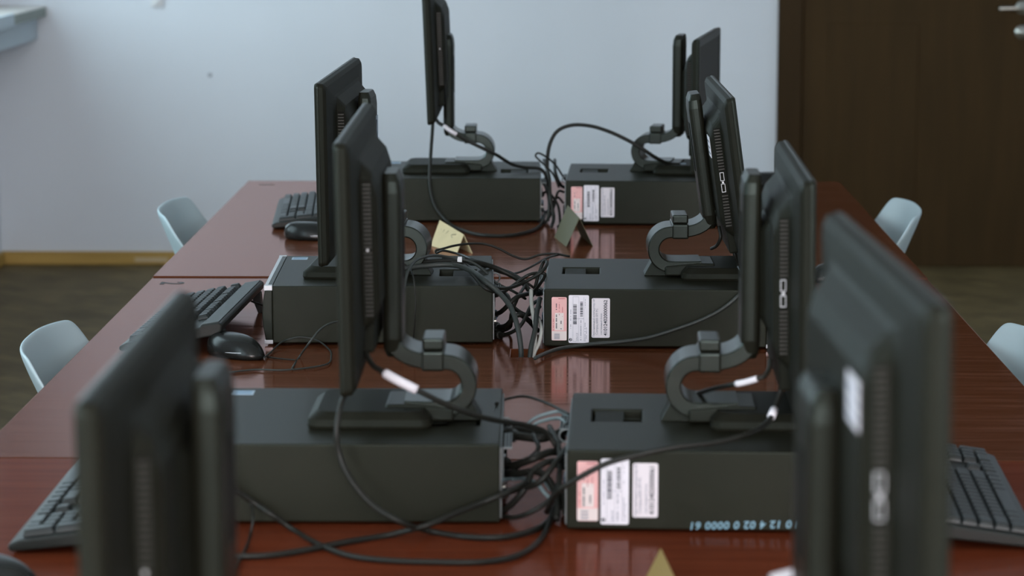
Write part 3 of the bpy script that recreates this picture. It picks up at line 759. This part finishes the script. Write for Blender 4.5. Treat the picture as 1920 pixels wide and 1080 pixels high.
# ------------------------------------------------------------------ folded cards
def tent(name, label, cat, ridge0, ridge1, l0, l1, r0, r1, m, marks=None, thick=.0009):
    bm = bmesh.new()
    for q0, q1 in ((l0, l1), (r0, r1)):
        A, B, Cc, Dd = Vector(ridge0), Vector(ridge1), Vector(q1), Vector(q0)
        n = (B - A).cross(Dd - A).normalized() * thick
        vs = [bm.verts.new(v) for v in (A, B, Cc, Dd)] + [bm.verts.new(v + n) for v in (A, B, Cc, Dd)]
        for f in ((0, 1, 2, 3), (7, 6, 5, 4), (0, 4, 5, 1), (1, 5, 6, 2), (2, 6, 7, 3), (3, 7, 4, 0)): bm.faces.new([vs[i] for i in f])
    o = obj(name, bm, m); tag(o, label, cat)
    if marks:
        A, B, Dd = Vector(ridge0), Vector(ridge1), Vector(l0); n = (B - A).cross(Dd - A).normalized()
        if n.y > 0: n = -n
        bm = bmesh.new()
        for st in marks:
            tube(bm, catmull([A + (B - A) * u + (Dd - A) * v + n * .0012 for u, v in st], 4), .0009, 5)
        obj('pencil_scribble', bm, M['pencil'], o)
    return o
tent('folded_card', 'cream folded paper card with pencil scribbles behind the middle left computer', 'card', (-0.1911, 5.41, 0.7869), (-0.2473, 5.56, 0.7972), (-0.204, 5.3688, 0.7527), (-0.2633, 5.4855, 0.7527), (-0.1725, 5.377, 0.7527), (-0.2287, 5.527, 0.7527), M['yellow'], [[(.25,.2),(.4,.35),(.3,.5),(.45,.6),(.35,.75)],[(.55,.25),(.6,.45),(.5,.6),(.62,.7)],[(.7,.3),(.72,.5),(.68,.72)],[(.82,.35),(.8,.55)]])
tent('folded_card', 'olive see-through folded card in front of the farthest labelled computer', 'card', (0.0489, 5.5, 0.8102), (0.0249, 5.65, 0.8184), (0.021, 5.4743, 0.7527), (-0.0037, 5.6212, 0.7527), (0.0771, 5.4913, 0.7527), (0.053, 5.6413, 0.7527), M['olive'])
tent('folded_card', 'ochre folded card poking up at the bottom edge of the picture', 'card', (0.1271, 2.6463, 0.8), (0.1151, 2.7963, 0.8), (0.1031, 2.6463, 0.7505), (0.0911, 2.7963, 0.7505), (0.1471, 2.6463, 0.7505), (0.1351, 2.7963, 0.7505), M['ochre'])


# ------------------------------------------------------------------ cables
CABLES = {
 'bl_drop': (0.004, [(-0.2784, 5.93, 0.9895),(-0.2783, 5.9, 0.9611),(-0.2815, 5.86, 0.8933),(-0.282, 5.84, 0.8418),(-0.2706, 5.82, 0.7965),(-0.2422, 5.79, 0.7646),(-0.2033, 5.6898, 0.758),(-0.1584, 5.6209, 0.757),(-0.1067, 5.6134, 0.757),(-0.0615, 5.6737, 0.757),(-0.0368, 5.7706, 0.757),(-0.0257, 5.93, 0.7649)]),
 'bl_vga': (0.004, [(-0.2793, 5.95, 0.9877),(-0.2669, 5.94, 0.9693),(-0.2544, 5.93, 0.9631),(-0.241, 5.925, 0.9539),(-0.2255, 5.925, 0.9443),(-0.1968, 5.93, 0.927),(-0.1668, 5.93, 0.9126),(-0.1369, 5.94, 0.8971),(-0.1013, 5.97, 0.872),(-0.0712, 5.99, 0.8625),(-0.0372, 6.0, 0.8578),(-0.0238, 6.0, 0.8419),(-0.02, 6.0, 0.8051)]),
 'br_arch': (0.0043, [(-0.0163, 5.95, 0.8294),(-0.0212, 5.95, 0.8719),(-0.0153, 5.95, 0.9204),(0.0015, 5.95, 0.9495),(0.0316, 5.95, 0.9628),(0.0737, 5.94, 0.9627),(0.1156, 5.93, 0.9516),(0.1575, 5.92, 0.9334),(0.1874, 5.915, 0.9171),(0.2177, 5.92, 0.8962),(0.2491, 5.95, 0.8773),(0.2718, 5.97, 0.8703)]),
 'b_loop': (0.0022, [(0.0055, 5.93, 0.8233),(-0.009, 5.93, 0.856),(-0.038, 5.93, 0.885),(-0.0476, 5.93, 0.8959),(-0.0428, 5.93, 0.9019),(-0.0236, 5.94, 0.8924),(-0.0019, 5.96, 0.8709),(0.0103, 5.97, 0.8515),(0.0201, 6.0, 0.8322)]),
 'b_a': (0.004, [(-0.0371, 6.0, 0.8296),(-0.0233, 5.9, 0.8268),(-0.0159, 5.86, 0.798),(-0.0194, 5.8517, 0.757)]),
 'b_b': (0.004, [(-0.0288, 6.02, 0.8765),(-0.0162, 5.9, 0.8473),(-0.0136, 5.85, 0.8112),(-0.0063, 5.84, 0.7706),(-0.0109, 5.7618, 0.757)]),
 'b_c': (0.004, [(-0.0044, 6.1, 0.8679),(-0.0006, 6.0, 0.842),(0.008, 6.0, 0.8236),(0.0204, 6.05, 0.8091)]),
 'b_d': (0.003, [(-0.0359, 6.0, 0.799),(-0.0161, 5.9, 0.8148),(0.0032, 5.87, 0.7908),(0.008, 5.85, 0.7573),(0.0032, 5.7621, 0.757)]),
 'b_e': (0.003, [(0.0178, 6.0, 0.8052),(0.0019, 5.9, 0.8148),(-0.0087, 5.86, 0.78),(-0.0253, 5.8304, 0.7562),(-0.0364, 5.9046, 0.756)]),
 'b_f': (0.0028, [(-0.0359, 6.02, 0.7632),(-0.021, 5.95, 0.7673),(-0.0017, 5.93, 0.799),(0.0155, 6.03, 0.7769)]),
 'm_arc': (0.0024, [(-0.2554, 4.28, 0.7639),(-0.2528, 4.27, 0.8012),(-0.25, 4.27, 0.8412),(-0.2456, 4.29, 0.8735),(-0.2372, 4.33, 0.8871),(-0.223, 4.4, 0.8868),(-0.2027, 4.45, 0.8824),(-0.1763, 4.47, 0.8749),(-0.1489, 4.47, 0.8695),(-0.1258, 4.46, 0.8572),(-0.1028, 4.45, 0.8357),(-0.0755, 4.45, 0.822),(-0.0533, 4.5, 0.8001)]),
 'm_thin': (0.0013, [(-0.2363, 4.3, 0.7604),(-0.2326, 4.285, 0.7988),(-0.2315, 4.285, 0.8344),(-0.2343, 4.29, 0.8647),(-0.2422, 4.34, 0.8749)]),
 'm_loop': (0.0022, [(0.0242, 4.76, 0.8361),(-0.003, 4.77, 0.8395),(-0.0303, 4.77, 0.8375),(-0.0566, 4.77, 0.8295),(-0.0809, 4.77, 0.8363),(-0.1053, 4.77, 0.8491),(-0.1296, 4.77, 0.8569),(-0.1585, 4.76, 0.8592),(-0.1868, 4.74, 0.858),(-0.2077, 4.73, 0.8535),(-0.2179, 4.72, 0.852),(-0.217, 4.72, 0.8481),(-0.2049, 4.71, 0.8535),(-0.1776, 4.7, 0.8492),(-0.1437, 4.5967, 0.8528),(-0.1109, 4.6, 0.8409),(-0.0772, 4.55, 0.8372),(-0.0536, 4.52, 0.8269),(-0.0323, 4.52, 0.811)]),
 'm_bunch1': (0.0045, [(-0.2783, 4.42, 0.8655),(-0.2427, 4.43, 0.8714),(-0.2028, 4.45, 0.8723),(-0.1653, 4.47, 0.8685),(-0.1361, 4.5, 0.8632),(-0.1044, 4.52, 0.8501),(-0.0721, 4.52, 0.8343),(-0.0533, 4.5, 0.8234),(-0.0412, 4.48, 0.808)]),
 'm_bunch2': (0.0044, [(-0.2681, 4.4, 0.8658),(-0.2195, 4.42, 0.8693),(-0.1743, 4.42, 0.8704),(-0.1414, 4.38, 0.8655),(-0.1176, 4.325, 0.8578),(-0.0953, 4.315, 0.8406),(-0.0772, 4.29, 0.8233),(-0.0662, 4.26, 0.8035),(-0.0598, 4.245, 0.7778),(-0.0571, 4.24, 0.7539),(-0.0571, 4.24, 0.7398)]),
 'm_bunch3': (0.003, [(-0.1958, 4.5, 0.8696),(-0.158, 4.47, 0.8648),(-0.1373, 4.39, 0.8622),(-0.1139, 4.32, 0.8523),(-0.0873, 4.36, 0.8398),(-0.0524, 4.42, 0.8423),(-0.0253, 4.42, 0.8589),(-0.0155, 4.45, 0.8709),(-0.021, 4.46, 0.8712),(-0.0301, 4.46, 0.8482),(-0.0364, 4.46, 0.8251)]),
 'm_bunch4': (0.0028, [(-0.1599, 4.47, 0.8657),(-0.1394, 4.37, 0.8607),(-0.1155, 4.314, 0.8461),(-0.0918, 4.36, 0.8335),(-0.0705, 4.42, 0.8377),(-0.0479, 4.42, 0.8533),(-0.0317, 4.43, 0.8555),(-0.019, 4.43, 0.8537),(-0.0281, 4.44, 0.8347),(-0.0392, 4.46, 0.8177)]),
 'm_thin2': (0.002, [(0.0067, 4.78, 0.8371),(-0.0174, 4.72, 0.8389),(-0.041, 4.66, 0.8341),(-0.0642, 4.62, 0.8285),(-0.0871, 4.58, 0.8307),(-0.1053, 4.56, 0.8394),(-0.1275, 4.52, 0.8538),(-0.1507, 4.47, 0.8648),(-0.1801, 4.45, 0.8705)]),
 'm_white1': (0.0036, [(-0.0424, 4.42, 0.8277),(-0.0422, 4.4, 0.8163),(-0.04, 4.36, 0.8047),(-0.0351, 4.31, 0.7861),(-0.0348, 4.27, 0.7663),(-0.0388, 4.24, 0.7398)]),
 'm_white2': (0.003, [(-0.0292, 4.34, 0.7936),(-0.0244, 4.29, 0.7807),(-0.0286, 4.265, 0.7628),(-0.0354, 4.25, 0.7504),(-0.038, 4.243, 0.7393)]),
 'm_dark1': (0.0042, [(-0.0277, 4.38, 0.8196),(-0.0326, 4.33, 0.8007),(-0.0349, 4.28, 0.7824),(-0.0407, 4.25, 0.761),(-0.0432, 4.238, 0.7402)]),
 'm_right': (0.0032, [(-0.0339, 4.1663, 0.757),(-0.0238, 4.1949, 0.757),(-0.0023, 4.2435, 0.757),(0.024, 4.275, 0.7567),(0.059, 4.27, 0.7622),(0.1026, 4.265, 0.7668),(0.1508, 4.27, 0.7731),(0.1944, 4.27, 0.7866),(0.2335, 4.27, 0.8009),(0.2639, 4.27, 0.816),(0.2872, 4.27, 0.8329),(0.3051, 4.28, 0.8499),(0.3111, 4.33, 0.8626),(0.3069, 4.4, 0.8718)]),
 'm_t1': (0.004, [(-0.1077, 4.5, 0.772),(-0.0882, 4.4, 0.7979),(-0.0701, 4.4, 0.8162),(-0.0527, 4.45, 0.8156),(-0.0288, 4.55, 0.8034)]),
 'm_t2': (0.0035, [(-0.1082, 4.6, 0.7915),(-0.0855, 4.5, 0.8075),(-0.0737, 4.45, 0.7943),(-0.0523, 4.42, 0.7855),(-0.0284, 4.5, 0.7862)]),
 'm_t3': (0.0045, [(-0.1063, 4.4783, 0.7551),(-0.0837, 4.4, 0.7705),(-0.0635, 4.38, 0.7922),(-0.0476, 4.4, 0.7798),(-0.0316, 4.4369, 0.7551)]),
 'm_t4': (0.0032, [(-0.1042, 4.3909, 0.7537),(-0.0784, 4.36, 0.7638),(-0.0603, 4.34, 0.7791),(-0.0431, 4.4, 0.8026),(-0.0266, 4.5, 0.8002)]),
 'm_t5': (0.0028, [(-0.0533, 4.5, 0.8234),(-0.0659, 4.42, 0.813),(-0.0764, 4.4, 0.7888),(-0.08, 4.45, 0.7573),(-0.1025, 4.435, 0.7533)]),
 'm_mon': (0.003, [(0.2741, 4.42, 0.937),(0.2764, 4.41, 0.9202),(0.2718, 4.42, 0.9061),(0.2637, 4.45, 0.8954)]),
 'm_mon2': (0.0034, [(0.2947, 4.4, 0.9126),(0.2996, 4.39, 0.8932),(0.3077, 4.4, 0.8736)]),
 'mouse_m': (0.0014, [(-0.4696, 4.1691, 0.756),(-0.4659, 4.2382, 0.753),(-0.4498, 4.3127, 0.7593),(-0.4258, 4.3126, 0.7648),(-0.3993, 4.3127, 0.7603),(-0.3769, 4.2789, 0.753),(-0.3642, 4.2014, 0.753),(-0.3658, 4.1309, 0.753),(-0.3943, 4.0983, 0.753),(-0.4304, 4.0796, 0.753),(-0.4729, 4.0834, 0.753),(-0.5121, 4.0603, 0.753)]),
 'mouse_m2': (0.0017, [(-0.3487, 4.22, 0.8077),(-0.3643, 4.2, 0.8076),(-0.3799, 4.18, 0.8005),(-0.3959, 4.165, 0.7813),(-0.4155, 4.2039, 0.7524),(-0.4173, 4.0922, 0.7524)]),
 'mouse_m3': (0.0012, [(-0.4688, 4.2003, 0.752),(-0.4409, 4.1818, 0.752),(-0.4176, 4.1727, 0.752)]),
 'kb_m': (0.0019, [(-0.5379, 4.58, 0.7821),(-0.529, 4.6, 0.7741),(-0.5171, 4.62, 0.767),(-0.5067, 4.7264, 0.7525)]),
 'fl_drop': (0.0036, [(-0.2341, 3.16, 0.9536),(-0.2352, 3.12, 0.9445),(-0.2443, 3.07, 0.9294),(-0.2535, 3.04, 0.9052),(-0.2573, 3.03, 0.8785),(-0.2539, 3.03, 0.8497),(-0.2389, 3.02, 0.8213),(-0.2134, 3.01, 0.7949),(-0.1817, 3.0, 0.7783),(-0.1467, 3.0487, 0.754),(-0.1015, 3.024, 0.754),(-0.0607, 3.0247, 0.754),(-0.0265, 3.0585, 0.754),(-0.0076, 3.1084, 0.7541),(-0.0012, 3.16, 0.758)]),
 'fl_vga': (0.0034, [(-0.2314, 3.14, 0.9572),(-0.2217, 3.12, 0.9432),(-0.2044, 3.1, 0.9354),(-0.1854, 3.09, 0.927),(-0.1663, 3.09, 0.9173),(-0.1356, 3.1, 0.8998),(-0.1044, 3.12, 0.8828),(-0.0729, 3.15, 0.8681),(-0.0378, 3.2, 0.8517),(-0.0114, 3.22, 0.8374),(0.0019, 3.22, 0.8185)]),
 'f_table1': (0.0036, [(-0.3925, 2.9379, 0.754),(-0.3611, 2.9312, 0.754),(-0.325, 2.9366, 0.754),(-0.2846, 2.9639, 0.754),(-0.2442, 2.999, 0.754),(-0.1964, 3.0326, 0.754),(-0.1515, 3.02, 0.769),(-0.115, 3.05, 0.7779),(-0.0872, 3.075, 0.7836),(-0.0682, 3.078, 0.7908),(-0.0537, 3.09, 0.7945),(-0.0368, 3.12, 0.7974)]),
 'f_table2': (0.0033, [(-0.4013, 3.04, 0.8244),(-0.382, 3.06, 0.8016),(-0.358, 3.07, 0.7817),(-0.3411, 3.06, 0.7732),(-0.3162, 3.0639, 0.754),(-0.274, 2.9837, 0.754),(-0.2329, 2.9334, 0.754),(-0.189, 2.9152, 0.754),(-0.1341, 2.9091, 0.754),(-0.0857, 2.9099, 0.754),(-0.0497, 2.9318, 0.754),(-0.0228, 2.9929, 0.754),(-0.0088, 3.08, 0.7545),(-0.0025, 3.14, 0.7629)]),
 'f_thin1': (0.0016, [(-0.4029, 3.05, 0.8059),(-0.3795, 3.065, 0.7959),(-0.3644, 3.07, 0.7817),(-0.3591, 3.05, 0.7703),(-0.3615, 3.0413, 0.753),(-0.3591, 2.9665, 0.753),(-0.3598, 2.895, 0.753),(-0.3562, 2.8157, 0.753)]),
 'f_top': (0.0019, [(-0.077, 3.3275, 0.8527),(-0.0651, 3.42, 0.8404),(-0.0439, 3.42, 0.8441),(-0.0227, 3.4, 0.8431),(0.0018, 3.36, 0.8407),(0.0189, 3.32, 0.8399)]),
 'f_right': (0.0033, [(-0.0108, 3.1, 0.766),(0.005, 3.03, 0.8103),(0.03, 3.02, 0.8287),(0.0611, 3.02, 0.8448),(0.0984, 3.02, 0.8552),(0.1419, 3.02, 0.8643),(0.186, 3.03, 0.8673),(0.2217, 3.05, 0.8721),(0.2467, 3.09, 0.874),(0.2591, 3.12, 0.8795),(0.2664, 3.14, 0.8898),(0.2721, 3.15, 0.9043),(0.2738, 3.15, 0.9241)]),
 'fr_vga': (0.003, [(0.2584, 3.14, 0.9456),(0.2565, 3.13, 0.9364),(0.2494, 3.12, 0.9291),(0.2418, 3.12, 0.9265),(0.2298, 3.13, 0.9206),(0.2183, 3.14, 0.916),(0.1989, 3.2, 0.8995),(0.1747, 3.3, 0.8708)]),
 'f_wire1': (0.0024, [(-0.0674, 3.1332, 0.7975),(-0.0543, 3.2, 0.7834),(-0.0341, 3.17, 0.7904),(-0.0221, 3.15, 0.7885),(-0.013, 3.14, 0.7795),(0.002, 3.14, 0.7656)]),
 'f_wire2': (0.0021, [(0.0013, 3.2, 0.8073),(-0.0146, 3.2, 0.8012),(-0.0199, 3.2, 0.7957),(-0.0144, 3.17, 0.7892),(-0.0065, 3.15, 0.7819)]),
 'f_coil1': (0.0024, [(-0.0397, 3.36, 0.8158),(-0.0293, 3.36, 0.8258),(-0.012, 3.36, 0.8329),(0.0053, 3.36, 0.8358),(0.0191, 3.34, 0.8273),(0.0135, 3.3, 0.8183)]),
 'f_coil2': (0.0024, [(-0.036, 3.34, 0.8144),(-0.0257, 3.34, 0.8243),(-0.0085, 3.34, 0.83),(0.0053, 3.33, 0.8328),(0.0121, 3.3, 0.8287),(0.0053, 3.28, 0.8122)]),
 'f_t1': (0.0058, [(-0.0635, 3.34, 0.8186),(-0.0492, 3.3, 0.8243),(-0.0218, 3.28, 0.8245),(-0.0015, 3.27, 0.8247),(0.0155, 3.3, 0.8287)]),
 'f_t2': (0.0055, [(-0.0628, 3.3, 0.8187),(-0.0452, 3.26, 0.8246),(-0.0182, 3.25, 0.8241),(-0.0015, 3.28, 0.8218),(0.0094, 3.29, 0.8156)]),
 'f_t3': (0.005, [(-0.0686, 3.25, 0.7924),(-0.051, 3.2, 0.801),(-0.0277, 3.18, 0.8137),(-0.008, 3.2, 0.8174),(0.014, 3.25, 0.805)]),
 'f_t4': (0.0045, [(-0.0679, 3.22, 0.7876),(-0.0474, 3.18, 0.7948),(-0.0209, 3.16, 0.8015),(-0.0045, 3.14, 0.7896),(0.002, 3.12, 0.7711),(0.0008, 3.1047, 0.755)]),
 'f_t5': (0.004, [(0.0119, 3.2, 0.8026),(-0.0079, 3.17, 0.8127),(-0.0275, 3.16, 0.8035),(-0.037, 3.14, 0.7861),(-0.0533, 3.14, 0.766),(-0.0665, 3.1456, 0.7546)]),
 'f_t6': (0.0038, [(-0.0675, 3.2, 0.765),(-0.0469, 3.15, 0.7817),(-0.0207, 3.13, 0.7952),(-0.0013, 3.14, 0.8162),(0.0131, 3.2, 0.8229)]),
 'f_t7': (0.003, [(-0.0283, 3.25, 0.8289),(-0.0226, 3.2, 0.8194),(-0.0377, 3.2, 0.8058),(-0.053, 3.2, 0.7942),(-0.0686, 3.25, 0.7669)]),
 'f_t8': (0.0036, [(-0.0083, 3.28, 0.8329),(0.0025, 3.22, 0.8252),(0.0052, 3.15, 0.8073),(0.0039, 3.12, 0.7877),(0.0106, 3.1589, 0.755)]),
 'f_t9': (0.003, [(-0.0673, 3.1273, 0.7538),(-0.0474, 3.1, 0.7593),(-0.0267, 3.08, 0.7722),(-0.0076, 3.09, 0.7829),(0.0039, 3.14, 0.7929)]),
 'n_white': (0.0032, [(0.1477, 1.98, 0.974),(0.164, 1.98, 0.9868),(0.1762, 1.98, 0.9911),(0.1897, 1.98, 0.9949),(0.2058, 1.99, 1.0004),(0.2148, 2.0, 1.0157)]),
}

def near_idx(path, p): return min(range(len(path)), key=lambda i: (path[i] - Vector(p)).length)
def cable(key, label, m='cable', group=None, cat='cable', sleeve=None, plugs=(), name='cable', parent=None):
    r, pts = CABLES[key]
    path = catmull(pts, 5)
    bm = bmesh.new(); tube(bm, path, r, 9)
    o = obj(name, bm, M[m], None, smooth=True)
    if parent is None: tag(o, label, cat, group)
    else:
        o.parent = parent
        o.matrix_parent_inverse = (Matrix.Translation(parent.location) @ parent.rotation_euler.to_matrix().to_4x4()).inverted()
    if sleeve:
        i0, i1, rr = sleeve
        bm = bmesh.new(); seg = path[int(i0 * 5):int(i1 * 5) + 1]
        tube(bm, seg, rr, 12); s = obj('paper_sleeve', bm, M['sleeve'], o, smooth=True); s['label'] = 'white paper sleeve wrapped round the cable'
    for end, rr, ln, pm in plugs:
        q = path if end == 0 else path[::-1]
        dr = (q[0] - q[1]).normalized()
        bm = bmesh.new()
        tube(bm, [q[0] - dr * ln, q[0] - dr * ln * .55, q[0] - dr * ln * .5, q[0] + dr * .004], [r * 1.1, r * 1.5, rr, rr], 10)
        obj('plug', bm, M[pm], o)
    return o
GB, GM, GF = 'cables between the far computers', 'cables between the middle computers', 'cables between the lower computers'
TB = 'black cable in the tangle between the two far computers'
TM = 'black cable in the tangle between the two middle computers'
TF = 'black cable in the tangle between the two lower computers'
cable('bl_drop', 'black cable hanging in a deep loop from the far left monitor to the table')
cable('bl_vga', 'black cable with a white sleeve passing the neck of the far left monitor', sleeve=(2.0, 4.0, .0047))
o = cable('br_arch', 'black cable arching high against the pale wall to the far right monitor')
bm = bmesh.new(); tube(bm, [(CABLES['br_arch'][1][-1][0] + d, CABLES['br_arch'][1][-1][1], CABLES['br_arch'][1][-1][2] - .0005) for d in (-.002, .010, .022)], [.006, .006, .0055], 10)
s = obj('cable_plug', bm, M['bluelabel'], o); s['label'] = 'pale plug'
cable('b_loop', 'thin dark blue-black cable loop sticking up between the far computers', name='thin_cable')
for k in 'abc': cable('b_' + k, TB, group=GB)
cable('b_d', TB, 'cable', GB, plugs=((0, .007, .03, 'cable'),)); cable('b_e', TB, 'cable', GB, plugs=((1, .007, .028, 'vga'),)); cable('b_f', TB, 'cable', GB, plugs=((0, .006, .03, 'metal'),))
cable('m_arc', 'thin grey cable arching over the middle left computer and down its side', 'cable_grey', name='thin_cable')
cable('m_thin', 'hair-thin dark wire down the side of the middle left computer', 'cable', name='thin_wire', cat='wire')
cable('m_loop', 'thin black cable with a small kinked loop in front of the cream card', name='thin_cable')
cable('m_bunch1', 'thick black cable across the lid of the middle left computer, bound with a white tie')
cable('m_bunch2', 'thick dark cable bending down past the middle left computer into the table hole', 'cable_grey')
cable('m_bunch3', 'black cable looping up beside the lid corner of the sharp middle computer')
cable('m_bunch4', 'black cable curling under the upright loop beside the sharp middle computer')
cable('m_thin2', 'thin black cable slanting from the lid of the middle right computer to the tangle', name='thin_cable')
cable('m_white1', 'off-white cable rising highest out of the table hole', 'cable_white')
cable('m_white2', 'shorter off-white cable bowing beside the pink sticker into the table hole', 'cable_white')
cable('m_dark1', 'dark cable between the two off-white cables entering the table hole', 'cable_grey')
cable('m_right', 'dark cable sagging along the side of the labelled middle computer under its stickers', 'cable_grey')
for k, pl in (('m_t1', ((0, .007, .03, 'cable'), (1, .007, .03, 'cable'))), ('m_t2', ((0, .006, .03, 'cable'),)), ('m_t3', ((0, .008, .035, 'metal'),)), ('m_t4', ((0, .007, .03, 'cable'),)), ('m_t5', ((1, .006, .025, 'cable'),))):
    cable(k, TM, 'cable', GM, plugs=pl)
cable('m_mon', 'short black cable curving below the leaning middle right monitor')
cable('m_mon2', 'black cable dropping behind the base of the leaning middle right monitor')
cable('mouse_m', '', 'cable_grey', name='cord', parent=ms_m)
cable('mouse_m2', 'thin grey cable crossing the mouse cord beside the middle left computer', 'cable_grey', name='thin_cable')
cable('mouse_m3', 'very thin wire on the table between the mouse and the crossing cable', 'cable', name='thin_wire', cat='wire')
cable('kb_m', '', 'cable', name='cord', parent=kb_m)
cable('fl_drop', 'long dark cable hanging in a big loop over the side of the lower left computer')
cable('fl_vga', 'black cable with a thick white sleeve below the monitor left of centre', sleeve=(2.0, 4.0, .0058))
cable('f_table1', 'dark cable lying across the brick red table and rising to the lower left computer')
cable('f_table2', 'dark cable sweeping lowest across the brick red table into the tangle')
cable('f_thin1', 'thin wire hanging down the side of the lower left computer near the closest monitor', 'cable', name='thin_wire', cat='wire')
cable('f_top', 'thin black cable arching from the lid of the lower left computer to its neighbour', name='thin_cable')
o = cable('f_right', 'black cable crossing the stickers of the lower right computer')
p = CABLES['f_right'][1][9]; q = CABLES['f_right'][1][10]
bm = bmesh.new(); tube(bm, [p, [(a * .35 + b * .65) for a, b in zip(p, q)]], .0052, 10); s = obj('paper_sleeve', bm, M['sleeve'], o, smooth=True); s['label'] = 'short white sleeve'
cable('fr_vga', 'black cable with a white sleeve behind the neck of the lower right monitor', sleeve=(3.0, 5.0, .0038))
cable('f_wire1', 'pale blue-grey cable crossing the tangle between the lower computers', 'cable_pale')
cable('f_wire2', 'short pale blue-grey wire hooked in the tangle between the lower computers', 'cable_pale', name='thin_wire', cat='wire')
cable('f_coil1', 'outer of two bluish-grey cables curling beside the lower right computer lid', 'cable_pale')
cable('f_coil2', 'inner of two bluish-grey cables curling beside the lower right computer lid', 'cable_pale')
for k, pl in (('f_t1', ((0, .010, .04, 'cable'),)), ('f_t2', ((0, .010, .04, 'cable'),)), ('f_t3', ((0, .009, .035, 'cable'),)), ('f_t4', ()), ('f_t5', ((0, .008, .03, 'cable'),)), ('f_t6', ((0, .007, .03, 'metal'),)), ('f_t7', ()), ('f_t8', ()), ('f_t9', ())):
    cable(k, TF, 'cable', GF, plugs=pl)
cable('n_white', 'cable with a white sleeve at the bottom edge, left of the closest right monitor', sleeve=(1.2, 3.1, .0040))
# white cable tie round the bunch on the middle left computer
tp = CABLES['m_bunch1'][1][3]
bm = bmesh.new(); cyl(bm, (tp[0] - .004, tp[1] - .002, tp[2]), 'x', .0062, .006, 16)
box(bm, tp[0] - .003, tp[0] + .004, tp[1] - .010, tp[1] - .006, tp[2] + .001, tp[2] + .010)
tag(obj('cable_tie', bm, M['white']), 'small white cable tie round the bunch on the middle left computer', 'cable tie')

# ------------------------------------------------------------------ light
def area(name, loc, rot, sx, sy, power, col):
    l = bpy.data.lights.new(name, 'AREA'); l.shape = 'RECTANGLE'; l.size = sx; l.size_y = sy; l.energy = power; l.color = col
    o = bpy.data.objects.new(name, l); C.objects.link(o); o.location = loc; o.rotation_euler = rot; return o
PWR = [50, 48, 50, 50]
for a, c in FWIN: area('window_daylight', ((a + c) / 2, YF - .55, 1.95), (PI / 2, 0, 0), c - a + .2, 2.0, 312, (1.0, .945, .94))
for (a, b), pw in zip(WIN, PWR):
    area('window_daylight', (XL - .32, (a + b) / 2, (WZ0 + WZ1) / 2), (0, -PI / 2, 0), WZ1 - WZ0, b - a, pw, (.68, .93, 1.0))
w = bpy.data.worlds.new('sky'); S.world = w; w.use_nodes = True
bg = w.node_tree.nodes['Background']; bg.inputs[0].default_value = (.75, .85, 1.0, 1); bg.inputs[1].default_value = 1.0

# ------------------------------------------------------------------ camera
f = 4950.0; pitch = math.atan(779 / f); yaw = math.atan(85 * math.cos(pitch) / f)
cd = bpy.data.cameras.new('camera'); cam = bpy.data.objects.new('camera', cd); C.objects.link(cam)
cd.sensor_width = 36; cd.lens = f / 1920 * 36; cd.clip_start = .05; cd.clip_end = 60
cam.location = (0, 0, 1.527); cam.rotation_euler = (PI / 2 - pitch, 0, yaw)
cd.dof.use_dof = True; cd.dof.focus_distance = 4.42; cd.dof.aperture_fstop = 5.8; cd.dof.aperture_blades = 7
S.camera = cam
S.view_settings.view_transform = 'Standard'; S.view_settings.look = 'None'; S.view_settings.gamma = 1.0; S.view_settings.use_curve_mapping = False
S.view_settings.exposure = 0.0
S.cycles.use_denoising = True
S.cycles.max_bounces = 8; S.cycles.diffuse_bounces = 5; S.cycles.transparent_max_bounces = 8
S.cycles.sample_clamp_indirect = 4.0
